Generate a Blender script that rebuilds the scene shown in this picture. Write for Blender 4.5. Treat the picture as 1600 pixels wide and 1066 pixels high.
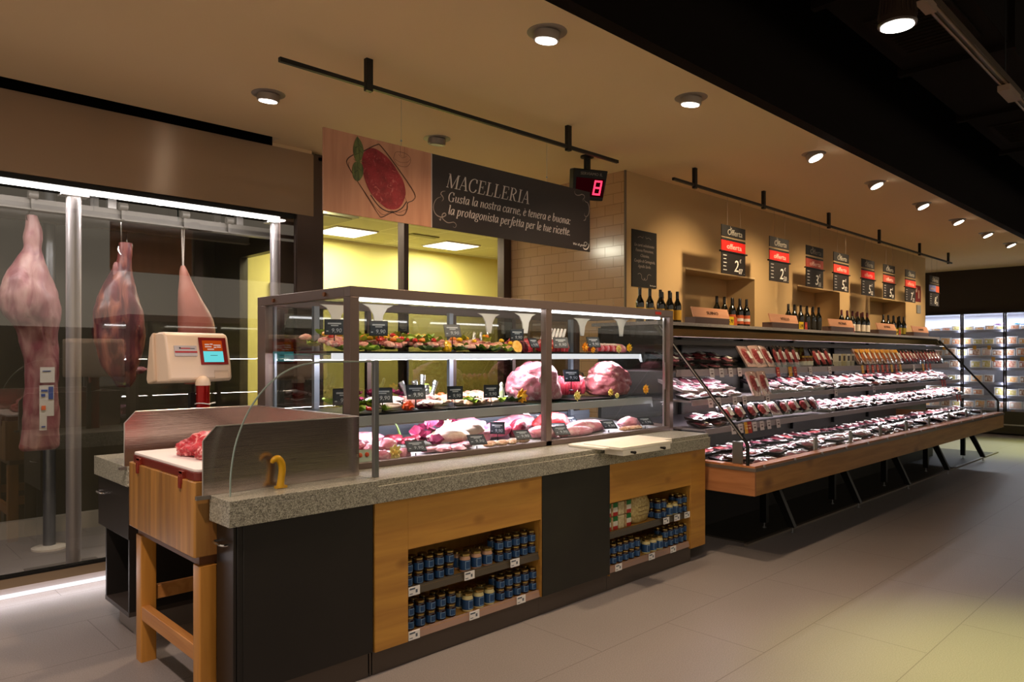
import bpy, bmesh, math, random
from mathutils import Vector, Matrix, noise, Euler
for _o in list(bpy.data.objects):
    bpy.data.objects.remove(_o, do_unlink=True)
SC = bpy.context.scene
COL = SC.collection
PI = math.pi
RND = random.Random(7)

# ------------------------------------------------------------------ camera
cam_d = bpy.data.cameras.new('camera')
cam_d.sensor_width = 36.0
cam_d.lens = 1137.0 / 1600.0 * 36.0
cam_d.shift_y = (556.5 - 533.0) / 1600.0
cam_d.clip_end = 100
cam = bpy.data.objects.new('camera', cam_d)
COL.objects.link(cam)
cam.location = (0, 0, 1.55)
cam.rotation_euler = (PI / 2, 0, 0.7976 - PI / 2)
SC.camera = cam

# ------------------------------------------------------------------ world and exposure
w = bpy.data.worlds.new('world')
SC.world = w
w.use_nodes = True
bg = w.node_tree.nodes['Background']
bg.inputs[0].default_value = (1.0, 0.84, 0.64, 1)
bg.inputs[1].default_value = 0.70
SC.view_settings.view_transform = 'Standard'
SC.view_settings.look = 'None'
SC.view_settings.exposure = 0.0
SC.view_settings.gamma = 1.0
SC.view_settings.use_curve_mapping = False
SC.cycles.max_bounces = 10
SC.cycles.transparent_max_bounces = 40
SC.cycles.sample_clamp_indirect = 3.0
SC.cycles.caustics_reflective = False
SC.cycles.caustics_refractive = False

# ------------------------------------------------------------------ lamps (their housings are built further down)
WARM = (1.0, 0.73, 0.48)
COOL = (1.0, 0.90, 0.95)

def spot(name, loc, to, power, color=WARM, angle=100, blend=0.8, size=0.05):
    d = bpy.data.lights.new(name, 'SPOT')
    d.energy = power * 3.3; d.color = color; d.spot_size = math.radians(angle); d.spot_blend = blend
    d.shadow_soft_size = size
    o = bpy.data.objects.new(name, d); COL.objects.link(o)
    o.location = loc
    o.rotation_euler = (Vector(to) - Vector(loc)).to_track_quat('-Z', 'Y').to_euler()
    return o

def area(name, loc, rot, sx, sy, power, color=COOL, spread=180):
    d = bpy.data.lights.new(name, 'AREA')
    d.shape = 'RECTANGLE'; d.size = sx; d.size_y = sy; d.energy = power; d.color = color
    d.spread = math.radians(spread)
    o = bpy.data.objects.new(name, d); COL.objects.link(o)
    o.location = loc; o.rotation_euler = rot
    return o

CEIL = 3.3
DL_FRONT = [(2.88, 2.68), (4.31, 2.68), (6.26, 2.68), (7.73, 2.69), (9.19, 2.69), (10.6, 2.69), (12.04, 2.69), (13.4, 2.68)]
DL_BACK = [(2.23, 4.615), (3.66, 4.615)]
for i, (x, y) in enumerate(DL_FRONT):
    if i < 2:
        spot('downlight_lamp', (x, y, CEIL - 0.05), (x - 0.05, y + 0.1, 0), 85, WARM, 125, 0.9)
    else:
        spot('downlight_lamp', (x + .02, y + .05, CEIL - 0.06), (x + 0.25, 4.15, 1.75), 48, (1.0, 0.74, 0.44), 78, 0.9)
spot('downlight_lamp', (2.23, 4.615, CEIL - 0.05), (2.2, 4.6, 0), 60, WARM, 120, 0.9)
# the shop floor's own track spots, over the aisle
spot('track_lamp', (3.80, 1.22, 3.14), (3.5, 1.5, 0), 30, (1.0, 0.80, 0.62), 80, 0.8)
spot('track_lamp', (4.6, 1.3, 3.3), (4.1, .3, 0), 190, (0.80, 0.86, 0.22), 62, 1.0)
spot('track_lamp', (0.2, 2.5, 3.2), (0.6, 4.6, 0), 70, (1.0, 0.78, 0.66), 90, 0.9)
spot('track_lamp', (15.2, 1.3, 3.4), (14.6, 2.6, 0), 260, (0.80, 0.90, 0.25), 62, 1.0)
spot('track_lamp', (2.0, 0.9, 3.3), (3.2, 1.7, 0), 28, (1.0, 0.80, 0.70), 90, 1.0)
# led strips: cold room, counter case, wall chiller, end coolers, prep room panels
area('cold_room_led', (1.45, 5.70, 2.668), (math.radians(-10), 0, 0), 2.9, 0.04, 45, (1.0, .93, .95))
area('case_led', (3.56, 3.40, 1.875), (math.radians(-12), 0, 0), 2.8, 0.035, 240, (1.0, .92, .96))
area('case_led', (3.56, 3.70, 1.52), (math.radians(20), 0, 0), 2.7, 0.02, 26, (1.0, .90, .95))
area('case_led', (3.56, 3.60, 1.16), (math.radians(20), 0, 0), 2.7, 0.02, 26, (1.0, .88, .94))

# ------------------------------------------------------------------ materials
MATS = {}
def s2l(c):
    return tuple((x / 12.92 if x <= 0.04045 else ((x + 0.055) / 1.055) ** 2.4) for x in c)
def hexc(h):
    return s2l(tuple(int(h[i:i + 2], 16) / 255 for i in (0, 2, 4)))
def mat(name, col, rough=0.5, metal=0.0, col2=None, scale=8.0, detail=4.0, bump=0.0, bscale=None, spec=0.5, stretch=None,
        emit=None, estr=1.0, lo=0.35, hi=0.65, coat=0.0, aniso=0.0, arot=0.0):
    if name in MATS: return MATS[name]
    m = bpy.data.materials.new(name); m.use_nodes = True
    nt = m.node_tree; b = nt.nodes['Principled BSDF']
    c = hexc(col) if isinstance(col, str) else col
    b.inputs['Base Color'].default_value = (*c, 1)
    b.inputs['Roughness'].default_value = rough
    b.inputs['Metallic'].default_value = metal
    b.inputs['Specular IOR Level'].default_value = spec
    b.inputs['Coat Weight'].default_value = coat
    b.inputs['Anisotropic'].default_value = aniso; b.inputs['Anisotropic Rotation'].default_value = arot
    b.inputs['Coat Roughness'].default_value = 0.08
    if emit:
        e = hexc(emit) if isinstance(emit, str) else emit
        b.inputs['Emission Color'].default_value = (*e, 1)
        b.inputs['Emission Strength'].default_value = estr
    if col2 or bump:
        tc = nt.nodes.new('ShaderNodeTexCoord'); mp = nt.nodes.new('ShaderNodeMapping')
        nt.links.new(tc.outputs['Object'], mp.inputs[0])
        if stretch: mp.inputs['Scale'].default_value = stretch
        n = nt.nodes.new('ShaderNodeTexNoise'); n.inputs['Scale'].default_value = scale; n.inputs['Detail'].default_value = detail
        nt.links.new(mp.outputs[0], n.inputs[0])
        if col2:
            r = nt.nodes.new('ShaderNodeValToRGB')
            c2 = hexc(col2) if isinstance(col2, str) else col2
            r.color_ramp.elements[0].position = lo; r.color_ramp.elements[0].color = (*c, 1)
            r.color_ramp.elements[1].position = hi; r.color_ramp.elements[1].color = (*c2, 1)
            nt.links.new(n.outputs[0], r.inputs[0]); nt.links.new(r.outputs[0], b.inputs['Base Color'])
        if bump:
            n2 = n
            if bscale:
                n2 = nt.nodes.new('ShaderNodeTexNoise'); n2.inputs['Scale'].default_value = bscale
                nt.links.new(mp.outputs[0], n2.inputs[0])
            bp = nt.nodes.new('ShaderNodeBump'); bp.inputs['Strength'].default_value = bump
            bp.inputs['Distance'].default_value = 0.01
            nt.links.new(n2.outputs[0], bp.inputs['Height']); nt.links.new(bp.outputs[0], b.inputs['Normal'])
    MATS[name] = m
    return m

def glass_mat(name, tint=(1, 1, 1), refl=1.0, rough=0.0, ior=1.5, base=0.0):
    """thin clear pane: see-through with Fresnel reflections on its outer face"""
    if name in MATS: return MATS[name]
    m = bpy.data.materials.new(name); m.use_nodes = True
    nt = m.node_tree; nt.nodes.clear()
    out = nt.nodes.new('ShaderNodeOutputMaterial'); mix = nt.nodes.new('ShaderNodeMixShader')
    tr = nt.nodes.new('ShaderNodeBsdfTransparent'); tr.inputs[0].default_value = (*tint, 1)
    gl = nt.nodes.new('ShaderNodeBsdfGlossy'); gl.inputs['Roughness'].default_value = rough
    fr = nt.nodes.new('ShaderNodeFresnel'); fr.inputs[0].default_value = ior
    geo = nt.nodes.new('ShaderNodeNewGeometry')
    inv = nt.nodes.new('ShaderNodeMath'); inv.operation = 'SUBTRACT'; inv.inputs[0].default_value = 1.0
    mul = nt.nodes.new('ShaderNodeMath'); mul.operation = 'MULTIPLY'
    mu2 = nt.nodes.new('ShaderNodeMath'); mu2.operation = 'MULTIPLY_ADD'; mu2.inputs[1].default_value = refl; mu2.inputs[2].default_value = base
    nt.links.new(geo.outputs['Backfacing'], inv.inputs[1])
    nt.links.new(fr.outputs[0], mu2.inputs[0]); nt.links.new(mu2.outputs[0], mul.inputs[0]); nt.links.new(inv.outputs[0], mul.inputs[1])
    nt.links.new(mul.outputs[0], mix.inputs[0]); nt.links.new(tr.outputs[0], mix.inputs[1]); nt.links.new(gl.outputs[0], mix.inputs[2])
    nt.links.new(mix.outputs[0], out.inputs[0])
    MATS[name] = m
    return m

def emis(name, col, s):
    if name in MATS: return MATS[name]
    m = bpy.data.materials.new(name); m.use_nodes = True
    nt = m.node_tree; nt.nodes.clear()
    out = nt.nodes.new('ShaderNodeOutputMaterial'); e = nt.nodes.new('ShaderNodeEmission')
    c = hexc(col) if isinstance(col, str) else col
    e.inputs[0].default_value = (*c, 1); e.inputs[1].default_value = s
    nt.links.new(e.outputs[0], out.inputs[0]); MATS[name] = m
    return m

def wood_mat(name, c1, c2, knots=None, axis='x', scale=1.0, rough=0.45, plank=None, kcol='5a3210'):
    """wood with stretched grain along an axis, optional knots and glued staves"""
    if name in MATS: return MATS[name]
    m = bpy.data.materials.new(name); m.use_nodes = True
    nt = m.node_tree; b = nt.nodes['Principled BSDF']; b.inputs['Roughness'].default_value = rough
    tc = nt.nodes.new('ShaderNodeTexCoord'); mp = nt.nodes.new('ShaderNodeMapping')
    st = {'x': (0.7, 9, 9), 'y': (9, 0.7, 9), 'z': (9, 9, 0.7)}[axis]
    mp.inputs['Scale'].default_value = tuple(v * scale for v in st)
    nt.links.new(tc.outputs['Object'], mp.inputs[0])
    n = nt.nodes.new('ShaderNodeTexNoise'); n.inputs['Scale'].default_value = 3.0; n.inputs['Detail'].default_value = 6; n.inputs['Distortion'].default_value = 0.6
    nt.links.new(mp.outputs[0], n.inputs[0])
    r = nt.nodes.new('ShaderNodeValToRGB')
    r.color_ramp.elements[0].position = 0.35; r.color_ramp.elements[0].color = (*hexc(c1), 1)
    r.color_ramp.elements[1].position = 0.65; r.color_ramp.elements[1].color = (*hexc(c2), 1)
    nt.links.new(n.outputs[0], r.inputs[0]); last = r.outputs[0]
    if plank:   # (scale vector) one tone per stave
        mp2 = nt.nodes.new('ShaderNodeMapping'); mp2.inputs['Scale'].default_value = plank
        nt.links.new(tc.outputs['Object'], mp2.inputs[0])
        fl = nt.nodes.new('ShaderNodeVectorMath'); fl.operation = 'FLOOR'; nt.links.new(mp2.outputs[0], fl.inputs[0])
        wn = nt.nodes.new('ShaderNodeTexWhiteNoise'); wn.noise_dimensions = '3D'; nt.links.new(fl.outputs[0], wn.inputs[0])
        mr = nt.nodes.new('ShaderNodeMapRange'); mr.inputs[3].default_value = 0.68; mr.inputs[4].default_value = 1.12
        nt.links.new(wn.outputs[0], mr.inputs[0])
        mm = nt.nodes.new('ShaderNodeMix'); mm.data_type = 'RGBA'; mm.blend_type = 'MULTIPLY'; mm.inputs[0].default_value = 1
        nt.links.new(last, mm.inputs[6]); nt.links.new(mr.outputs[0], mm.inputs[7]); last = mm.outputs[2]
    if knots:
        vo = nt.nodes.new('ShaderNodeTexVoronoi'); vo.inputs['Scale'].default_value = knots
        mp3 = nt.nodes.new('ShaderNodeMapping')
        mp3.inputs['Scale'].default_value = {'x': (0.75, 1.3, 1.3), 'y': (1.3, 0.75, 1.3), 'z': (1.3, 1.3, 0.75)}[axis]
        nt.links.new(tc.outputs['Object'], mp3.inputs[0]); nt.links.new(mp3.outputs[0], vo.inputs[0])
        kr = nt.nodes.new('ShaderNodeValToRGB')
        kr.color_ramp.elements[0].position = 0.06; kr.color_ramp.elements[0].color = (0.75, 0.75, 0.75, 1)
        kr.color_ramp.elements[1].position = 0.21; kr.color_ramp.elements[1].color = (0, 0, 0, 1)
        nt.links.new(vo.outputs['Distance'], kr.inputs[0])
        mk = nt.nodes.new('ShaderNodeMix'); mk.data_type = 'RGBA'
        nt.links.new(kr.outputs[0], mk.inputs[0]); nt.links.new(last, mk.inputs[6]); mk.inputs[7].default_value = (*hexc(kcol), 1); last = mk.outputs[2]
    nt.links.new(last, b.inputs['Base Color'])
    MATS[name] = m
    return m

def meat_mat(name, c1, c2, fat, fscale=9.0, fat_at=0.62, rough=0.38, warp=0.8, scale=6.0, stretch=None, soft=0.06):
    """flesh: two reds blended by noise with paler streaks of fat"""
    if name in MATS: return MATS[name]
    m = bpy.data.materials.new(name); m.use_nodes = True
    nt = m.node_tree; b = nt.nodes['Principled BSDF']; b.inputs['Roughness'].default_value = rough
    tc0 = nt.nodes.new('ShaderNodeTexCoord'); tc = nt.nodes.new('ShaderNodeMapping')
    nt.links.new(tc0.outputs['Object'], tc.inputs[0])
    if stretch: tc.inputs['Scale'].default_value = stretch
    n = nt.nodes.new('ShaderNodeTexNoise'); n.inputs['Scale'].default_value = scale; n.inputs['Detail'].default_value = 5
    nt.links.new(tc.outputs[0], n.inputs[0])
    r = nt.nodes.new('ShaderNodeValToRGB')
    r.color_ramp.elements[0].position = 0.38; r.color_ramp.elements[0].color = (*hexc(c1), 1)
    r.color_ramp.elements[1].position = 0.62; r.color_ramp.elements[1].color = (*hexc(c2), 1)
    nt.links.new(n.outputs[0], r.inputs[0])
    n2 = nt.nodes.new('ShaderNodeTexNoise'); n2.inputs['Scale'].default_value = fscale; n2.inputs['Detail'].default_value = 6
    n2.inputs['Distortion'].default_value = warp
    nt.links.new(tc.outputs[0], n2.inputs[0])
    r2 = nt.nodes.new('ShaderNodeValToRGB')
    r2.color_ramp.elements[0].position = fat_at - soft - .01; r2.color_ramp.elements[0].color = (0, 0, 0, 1)
    r2.color_ramp.elements[1].position = fat_at + soft; r2.color_ramp.elements[1].color = (1, 1, 1, 1)
    nt.links.new(n2.outputs[0], r2.inputs[0])
    mx = nt.nodes.new('ShaderNodeMix'); mx.data_type = 'RGBA'
    nt.links.new(r2.outputs[0], mx.inputs[0]); nt.links.new(r.outputs[0], mx.inputs[6]); mx.inputs[7].default_value = (*hexc(fat), 1)
    nt.links.new(mx.outputs[2], b.inputs['Base Color'])
    bp = nt.nodes.new('ShaderNodeBump'); bp.inputs['Strength'].default_value = 0.5; bp.inputs['Distance'].default_value = 0.02
    nt.links.new(n2.outputs[0], bp.inputs['Height']); nt.links.new(bp.outputs[0], b.inputs['Normal'])
    MATS[name] = m
    return m

# ------------------------------------------------------------------ mesh helpers
class MB:
    def __init__(s): s.v = []; s.f = []; s.mi = []
    def add(s, vs, fs, m=0):
        o = len(s.v); s.v += [tuple(v) for v in vs]
        for f in fs: s.f.append(tuple(i + o for i in f)); s.mi.append(m)
        return s
    def box(s, x0, x1, y0, y1, z0, z1, m=0):
        if x0 > x1: x0, x1 = x1, x0
        if y0 > y1: y0, y1 = y1, y0
        if z0 > z1: z0, z1 = z1, z0
        return s.add([(x0, y0, z0), (x1, y0, z0), (x1, y1, z0), (x0, y1, z0), (x0, y0, z1), (x1, y0, z1), (x1, y1, z1), (x0, y1, z1)],
                     [(0, 3, 2, 1), (4, 5, 6, 7), (0, 1, 5, 4), (1, 2, 6, 5), (2, 3, 7, 6), (3, 0, 4, 7)], m)
    def rbox(s, x0, x1, y0, y1, z0, z1, r, m=0, n=3):
        """box with rounded vertical corners"""
        pts = []
        for cx, cy, a0 in ((x1 - r, y1 - r, 0), (x0 + r, y1 - r, 90), (x0 + r, y0 + r, 180), (x1 - r, y0 + r, 270)):
            for k in range(n + 1):
                a = math.radians(a0 + 90 * k / n); pts.append((cx + r * math.cos(a), cy + r * math.sin(a)))
        return s.prism(pts, z0, z1, 'z', m)
    def prism(s, poly, a, b, ax='z', m=0):
        """extrude a 2-D polygon along ax; poly is (x,y), (x,z) or (y,z)"""
        def P(p, h):
            return {'z': (p[0], p[1], h), 'y': (p[0], h, p[1]), 'x': (h, p[0], p[1])}[ax]
        n = len(poly)
        area2 = sum(poly[i][0] * poly[(i + 1) % n][1] - poly[(i + 1) % n][0] * poly[i][1] for i in range(n))
        poly = list(poly)
        if (area2 < 0) != (ax == 'y'): poly = poly[::-1]
        if a > b: a, b = b, a
        vs = [P(p, a) for p in poly] + [P(p, b) for p in poly]
        fs = [tuple(range(n - 1, -1, -1)), tuple(range(n, 2 * n))]
        fs += [(i, (i + 1) % n, n + (i + 1) % n, n + i) for i in range(n)]
        return s.add(vs, fs, m)
    def tube(s, pts, r, n=8, m=0, closed=False):
        pts = [Vector(p) for p in pts]; k = len(pts)
        rr = r if isinstance(r, (list, tuple)) else [r] * k
        rings = []; up = None
        for i, p in enumerate(pts):
            if closed: t = (pts[(i + 1) % k] - pts[i - 1])
            else: t = (pts[min(i + 1, k - 1)] - pts[max(i - 1, 0)])
            t.normalize()
            if up is None:
                up = Vector((0, 0, 1)) if abs(t.z) < 0.9 else Vector((1, 0, 0))
            a = (up - t * up.dot(t)).normalized(); b = t.cross(a); up = a
            rings.append([p + (a * math.cos(2 * PI * j / n) + b * math.sin(2 * PI * j / n)) * rr[i] for j in range(n)])
        vs = [v for rg in rings for v in rg]; fs = []
        for i in range(k if closed else k - 1):
            i2 = (i + 1) % k
            for j in range(n):
                j2 = (j + 1) % n
                fs.append((i * n + j, i * n + j2, i2 * n + j2, i2 * n + j))
        if not closed:
            fs.append(tuple(range(n - 1, -1, -1))); fs.append(tuple(range((k - 1) * n, k * n)))
        return s.add(vs, fs, m)
    def lathe(s, prof, c=(0, 0, 0), n=20, m=0):
        """profile of (r, z) from bottom to top, revolved about the vertical"""
        vs = []; fs = []
        k = len(prof)
        for r, z in prof:
            for j in range(n):
                a = 2 * PI * j / n; vs.append((c[0] + max(r, 1e-4) * math.cos(a), c[1] + max(r, 1e-4) * math.sin(a), c[2] + z))
        for i in range(k - 1):
            for j in range(n):
                j2 = (j + 1) % n; fs.append((i * n + j, i * n + j2, (i + 1) * n + j2, (i + 1) * n + j))
        fs.append(tuple(range(n - 1, -1, -1))); fs.append(tuple(range((k - 1) * n, k * n)))
        return s.add(vs, fs, m)
    def lump(s, c, r, seed=0, amp=0.18, freq=1.6, sub=3, m=0, flat=True, ang=0.0):
        """noisy ellipsoid; flat presses its underside"""
        bm = bmesh.new(); bmesh.ops.create_icosphere(bm, subdivisions=sub, radius=1.0)
        off = Vector((seed * 3.17, seed * 1.3, seed * 2.1)); ca, sa = math.cos(ang), math.sin(ang)
        vs = []
        for v in bm.verts:
            d = v.co.copy(); k = 1 + amp * (noise.noise(d * freq + off) + 0.5 * noise.noise(d * freq * 2.3 + off))
            p = Vector((d.x * r[0] * k, d.y * r[1] * k, d.z * r[2] * k))
            if flat: p.z = max(p.z, -r[2] * 0.55)
            vs.append((c[0] + p.x * ca - p.y * sa, c[1] + p.x * sa + p.y * ca, c[2] + p.z))
        bm.verts.index_update()
        fs = [tuple(v.index for v in f.verts) for f in bm.faces]; bm.free()
        return s.add(vs, fs, m)
    def xf(s, M, start=0):
        for i in range(start, len(s.v)): s.v[i] = tuple(M @ Vector(s.v[i]))
        return s

WL = {}
def link_mesh(name, mb, mats, parent=None, bevel=0.0, smooth=35, bseg=2):
    me = bpy.data.meshes.new(name)
    off = WL.get(parent.name, Vector()) if parent is not None else Vector()
    me.from_pydata([tuple(Vector(v) - off) for v in mb.v], [], mb.f)
    if not isinstance(mats, (list, tuple)): mats = [mats]
    for m in mats: me.materials.append(m)
    for p, i in zip(me.polygons, mb.mi): p.material_index = i
    me.validate()
    if smooth:
        for p in me.polygons: p.use_smooth = True
        me.set_sharp_from_angle(angle=math.radians(smooth))
    me.update()
    o = bpy.data.objects.new(name, me); COL.objects.link(o)
    if parent is not None:
        o.parent = parent; WL[o.name] = off
    if bevel:
        b = o.modifiers.new('soft_edges', 'BEVEL'); b.width = bevel; b.segments = bseg; b.limit_method = 'ANGLE'; b.angle_limit = math.radians(40)
        b.harden_normals = False
    return o
def tag(o, label=None, cat=None, group=None, kind=None):
    if label: o['label'] = label
    if cat: o['category'] = cat
    if group: o['group'] = group
    if kind: o['kind'] = kind
    return o
def thing(name, label, cat, loc=(0, 0, 0), group=None):
    o = bpy.data.objects.new(name, None); COL.objects.link(o)
    o.location = loc; o.empty_display_size = 0.05
    WL[o.name] = Vector(loc)
    return tag(o, label, cat, group)
def part(name, mb, mats, parent, label=None, bevel=0.0, smooth=35, kind=None):
    o = link_mesh(name, mb, mats, parent, bevel, smooth)
    return tag(o, label, kind=kind)
def solo(name, mb, mats, label, cat, group=None, bevel=0.0, smooth=35, kind=None, loc=None):
    o = link_mesh(name, mb, mats, None, bevel, smooth)
    if loc is not None: o.location = loc
    return tag(o, label, cat, group, kind)
def struct(name, mb, mats, bevel=0.0, smooth=35):
    o = link_mesh(name, mb, mats, None, bevel, smooth); o['kind'] = 'structure'; return o
def sub(name, mb, mats, parent, **k):
    return link_mesh(name, mb, mats, parent, **k)
CHILD = {}
def children(o):
    return [c for c in bpy.data.objects if c.parent is o]
def copy_tree(o, parent=None, kids=None):
    c = o.copy(); COL.objects.link(c)
    if parent is not None: c.parent = parent
    for ch in (children(o) if kids is None else kids.get(o, [])): copy_tree(ch, c, kids)
    return c
def kidmap(root):
    d = {}
    def rec(o):
        d[o] = children(o)
        for k in d[o]: rec(k)
    rec(root); return d
class Proto:
    """first placement uses the prototype itself, the later ones copy it with its parts"""
    def __init__(s, root): s.root = root; s.kids = kidmap(root); s.used = False
    def place(s, loc, rz=0.0, label=None, group=None, rx=0.0, ry=0.0, sc=None):
        o = s.root if not s.used else copy_tree(s.root, None, s.kids)
        s.used = True
        o.location = loc; o.rotation_euler = (rx, ry, rz)
        if sc: o.scale = sc
        if label: o['label'] = label
        if group: o['group'] = group
        return o

def text_mb(txt, size, shear=0.0, depth=0.0008, align='LEFT', width=None, m=0, mb=None):
    """built-in font, lying in the xz plane and facing -y, baseline at z=0"""
    cu = bpy.data.curves.new('lettering', 'FONT'); cu.body = txt; cu.size = size; cu.shear = shear; cu.extrude = depth; cu.align_x = align
    cu.resolution_u = 2
    o = bpy.data.objects.new('lettering', cu); COL.objects.link(o)
    dg = bpy.context.evaluated_depsgraph_get(); me = bpy.data.meshes.new_from_object(o.evaluated_get(dg))
    vs = [v.co.copy() for v in me.vertices]; fs = [tuple(p.vertices) for p in me.polygons]
    bpy.data.objects.remove(o, do_unlink=True); bpy.data.curves.remove(cu); bpy.data.meshes.remove(me)
    k = 1.0
    if width and vs:
        xs = [v.x for v in vs]; k = width / max(1e-6, max(xs) - min(xs))
    out = mb or MB()
    return out.add([(v.x * k, -v.z, v.y) for v in vs], fs, m)

# high-contrast italic serif lettering drawn as nib strokes: (kind, width, points); kind L straight, S smooth; width None follows the direction
T_, t_ = 0.125, 0.04
GL = {
 'M': (.98, [('L', t_, [(.1, 0), (.13, 1)]), ('L', T_, [(.14, 1), (.45, 0)]), ('L', t_, [(.45, 0), (.8, 1)]), ('L', T_, [(.82, 1), (.82, 0)]), ('L', t_, [(0, .02), (.2, .02)]), ('L', t_, [(.68, .02), (.96, .02)]), ('L', t_, [(.03, .98), (.2, .98)]), ('L', t_, [(.76, .98), (.95, .98)])]),
 'A': (.8, [('L', t_, [(.1, 0), (.4, 1)]), ('L', T_, [(.4, 1), (.66, 0)]), ('L', t_, [(.2, .34), (.56, .34)]), ('L', t_, [(0, .02), (.2, .02)]), ('L', t_, [(.52, .02), (.8, .02)])]),
 'C': (.78, [('S', None, [(.66, .72), (.6, .93), (.42, 1), (.18, .85), (.08, .5), (.18, .13), (.42, 0), (.6, .07), (.7, .25)]), ('L', t_, [(.68, 1), (.67, .7)])]),
 'E': (.74, [('L', T_, [(.2, 1), (.2, 0)]), ('L', t_, [(.06, .98), (.62, .98)]), ('L', t_, [(.61, 1), (.63, .76)]), ('L', t_, [(.2, .52), (.46, .52)]), ('L', t_, [(.46, .62), (.46, .4)]), ('L', t_, [(.06, .02), (.64, .02)]), ('L', t_, [(.63, .02), (.68, .27)])]),
 'L': (.7, [('L', T_, [(.2, 1), (.2, 0)]), ('L', t_, [(.06, .98), (.36, .98)]), ('L', t_, [(.06, .02), (.6, .02)]), ('L', t_, [(.6, .02), (.65, .3)])]),
 'R': (.82, [('L', T_, [(.2, 1), (.2, 0)]), ('S', None, [(.2, .98), (.44, .97), (.6, .76), (.44, .53), (.2, .52)]), ('L', T_ * .9, [(.36, .5), (.6, .04)]), ('L', t_, [(.6, .03), (.76, .03)]), ('L', t_, [(.05, .02), (.36, .02)]), ('L', t_, [(.06, .98), (.26, .98)])]),
 'I': (.42, [('L', T_, [(.2, 1), (.2, 0)]), ('L', t_, [(.06, .98), (.36, .98)]), ('L', t_, [(.05, .02), (.36, .02)])]),
 'G': (.84, [('S', None, [(.66, .72), (.6, .93), (.42, 1), (.18, .85), (.08, .5), (.18, .13), (.42, 0), (.6, .06), (.66, .2)]), ('L', t_, [(.68, 1), (.67, .7)]), ('L', T_, [(.66, .42), (.66, .02)]), ('L', t_, [(.5, .42), (.8, .42)])]),
 'a': (.58, [('S', None, [(.43, .5), (.3, .62), (.13, .5), (.07, .22), (.16, .01), (.3, .08), (.42, .36)]), ('L', T_, [(.46, .61), (.43, .08)]), ('S', t_, [(.42, .06), (.47, 0), (.56, .1)])]),
 'b': (.58, [('L', T_, [(.17, 1), (.14, .1)]), ('L', t_, [(.06, .98), (.2, .98)]), ('S', None, [(.15, .4), (.3, .61), (.46, .5), (.46, .2), (.3, .01), (.15, .08)])]),
 'c': (.46, [('S', None, [(.38, .46), (.36, .58), (.24, .61), (.1, .45), (.08, .2), (.18, .02), (.3, .02), (.4, .14)])]),
 'e': (.47, [('S', None, [(.1, .3), (.3, .34), (.39, .48), (.3, .61), (.17, .55), (.08, .3), (.13, .05), (.26, 0), (.41, .13)])]),
 'f': (.36, [('S', None, [(.48, .88), (.42, .99), (.32, .9), (.26, .6), (.18, 0), (.12, -.22), (.02, -.28), (-.06, -.2)]), ('L', t_, [(.08, .6), (.42, .6)])]),
 'g': (.54, [('S', None, [(.26, .61), (.4, .5), (.36, .26), (.22, .2), (.1, .32), (.14, .54), (.26, .61)]), ('S', None, [(.2, .2), (.1, .1), (.2, .02), (.4, -.06), (.38, -.24), (.2, -.29), (.04, -.2), (.1, -.04), (.22, .02)]), ('S', t_ * 1.6, [(.36, .55), (.45, .62), (.52, .6)])]),
 'i': (.3, [('L', T_, [(.16, .6), (.14, .08)]), ('S', t_, [(.13, .05), (.18, 0), (.27, .1)]), ('L', t_, [(.04, .58), (.16, .6)]), ('D', .09, [(.18, .84)])]),
 'l': (.3, [('L', T_, [(.18, 1), (.14, .08)]), ('S', t_, [(.13, .05), (.18, 0), (.27, .1)]), ('L', t_, [(.05, .98), (.18, .98)])]),
 'n': (.6, [('L', T_, [(.16, .6), (.13, 0)]), ('L', t_, [(.04, .58), (.16, .6)]), ('S', t_, [(.15, .34), (.3, .58), (.42, .6), (.45, .5)]), ('L', T_, [(.46, .54), (.43, .08)]), ('S', t_, [(.42, .05), (.47, 0), (.56, .1)])]),
 'o': (.54, [('S', None, [(.3, .62), (.44, .5), (.44, .2), (.25, 0), (.1, .12), (.1, .42), (.3, .62)])]),
 'p': (.58, [('L', T_, [(.17, .6), (.12, -.28)]), ('L', t_, [(.02, -.28), (.24, -.28)]), ('L', t_, [(.05, .58), (.17, .6)]), ('S', None, [(.16, .4), (.3, .61), (.46, .5), (.46, .2), (.3, .01), (.15, .08)])]),
 'r': (.44, [('L', T_, [(.16, .6), (.13, 0)]), ('L', t_, [(.04, .58), (.16, .6)]), ('S', t_, [(.15, .34), (.26, .55), (.36, .6)]), ('D', .065, [(.38, .55)])]),
 's': (.42, [('S', None, [(.36, .48), (.28, .61), (.14, .56), (.14, .4), (.3, .24), (.34, .1), (.22, 0), (.1, .03), (.06, .16)])]),
 't': (.36, [('L', T_, [(.2, .84), (.16, .08)]), ('S', t_, [(.15, .05), (.21, 0), (.31, .1)]), ('L', .06, [(.03, .58), (.36, .58)])]),
 'u': (.6, [('L', T_, [(.16, .6), (.13, .12)]), ('L', t_, [(.04, .58), (.16, .6)]), ('S', t_, [(.13, .1), (.2, 0), (.34, .1), (.44, .32)]), ('L', T_, [(.47, .6), (.43, .08)]), ('S', t_, [(.42, .05), (.47, 0), (.56, .1)])]),
 '.': (.24, [('D', .09, [(.1, .05)])]), ':': (.24, [('D', .09, [(.1, .05)]), ('D', .09, [(.12, .52)])]),
 ',': (.24, [('D', .09, [(.1, .05)]), ('L', t_, [(.13, .04), (.05, -.14)])]),
 '`': (0, [('L', .06, [(-.34, .86), (-.22, .72)])]), ' ': (.26, []),
}
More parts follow.
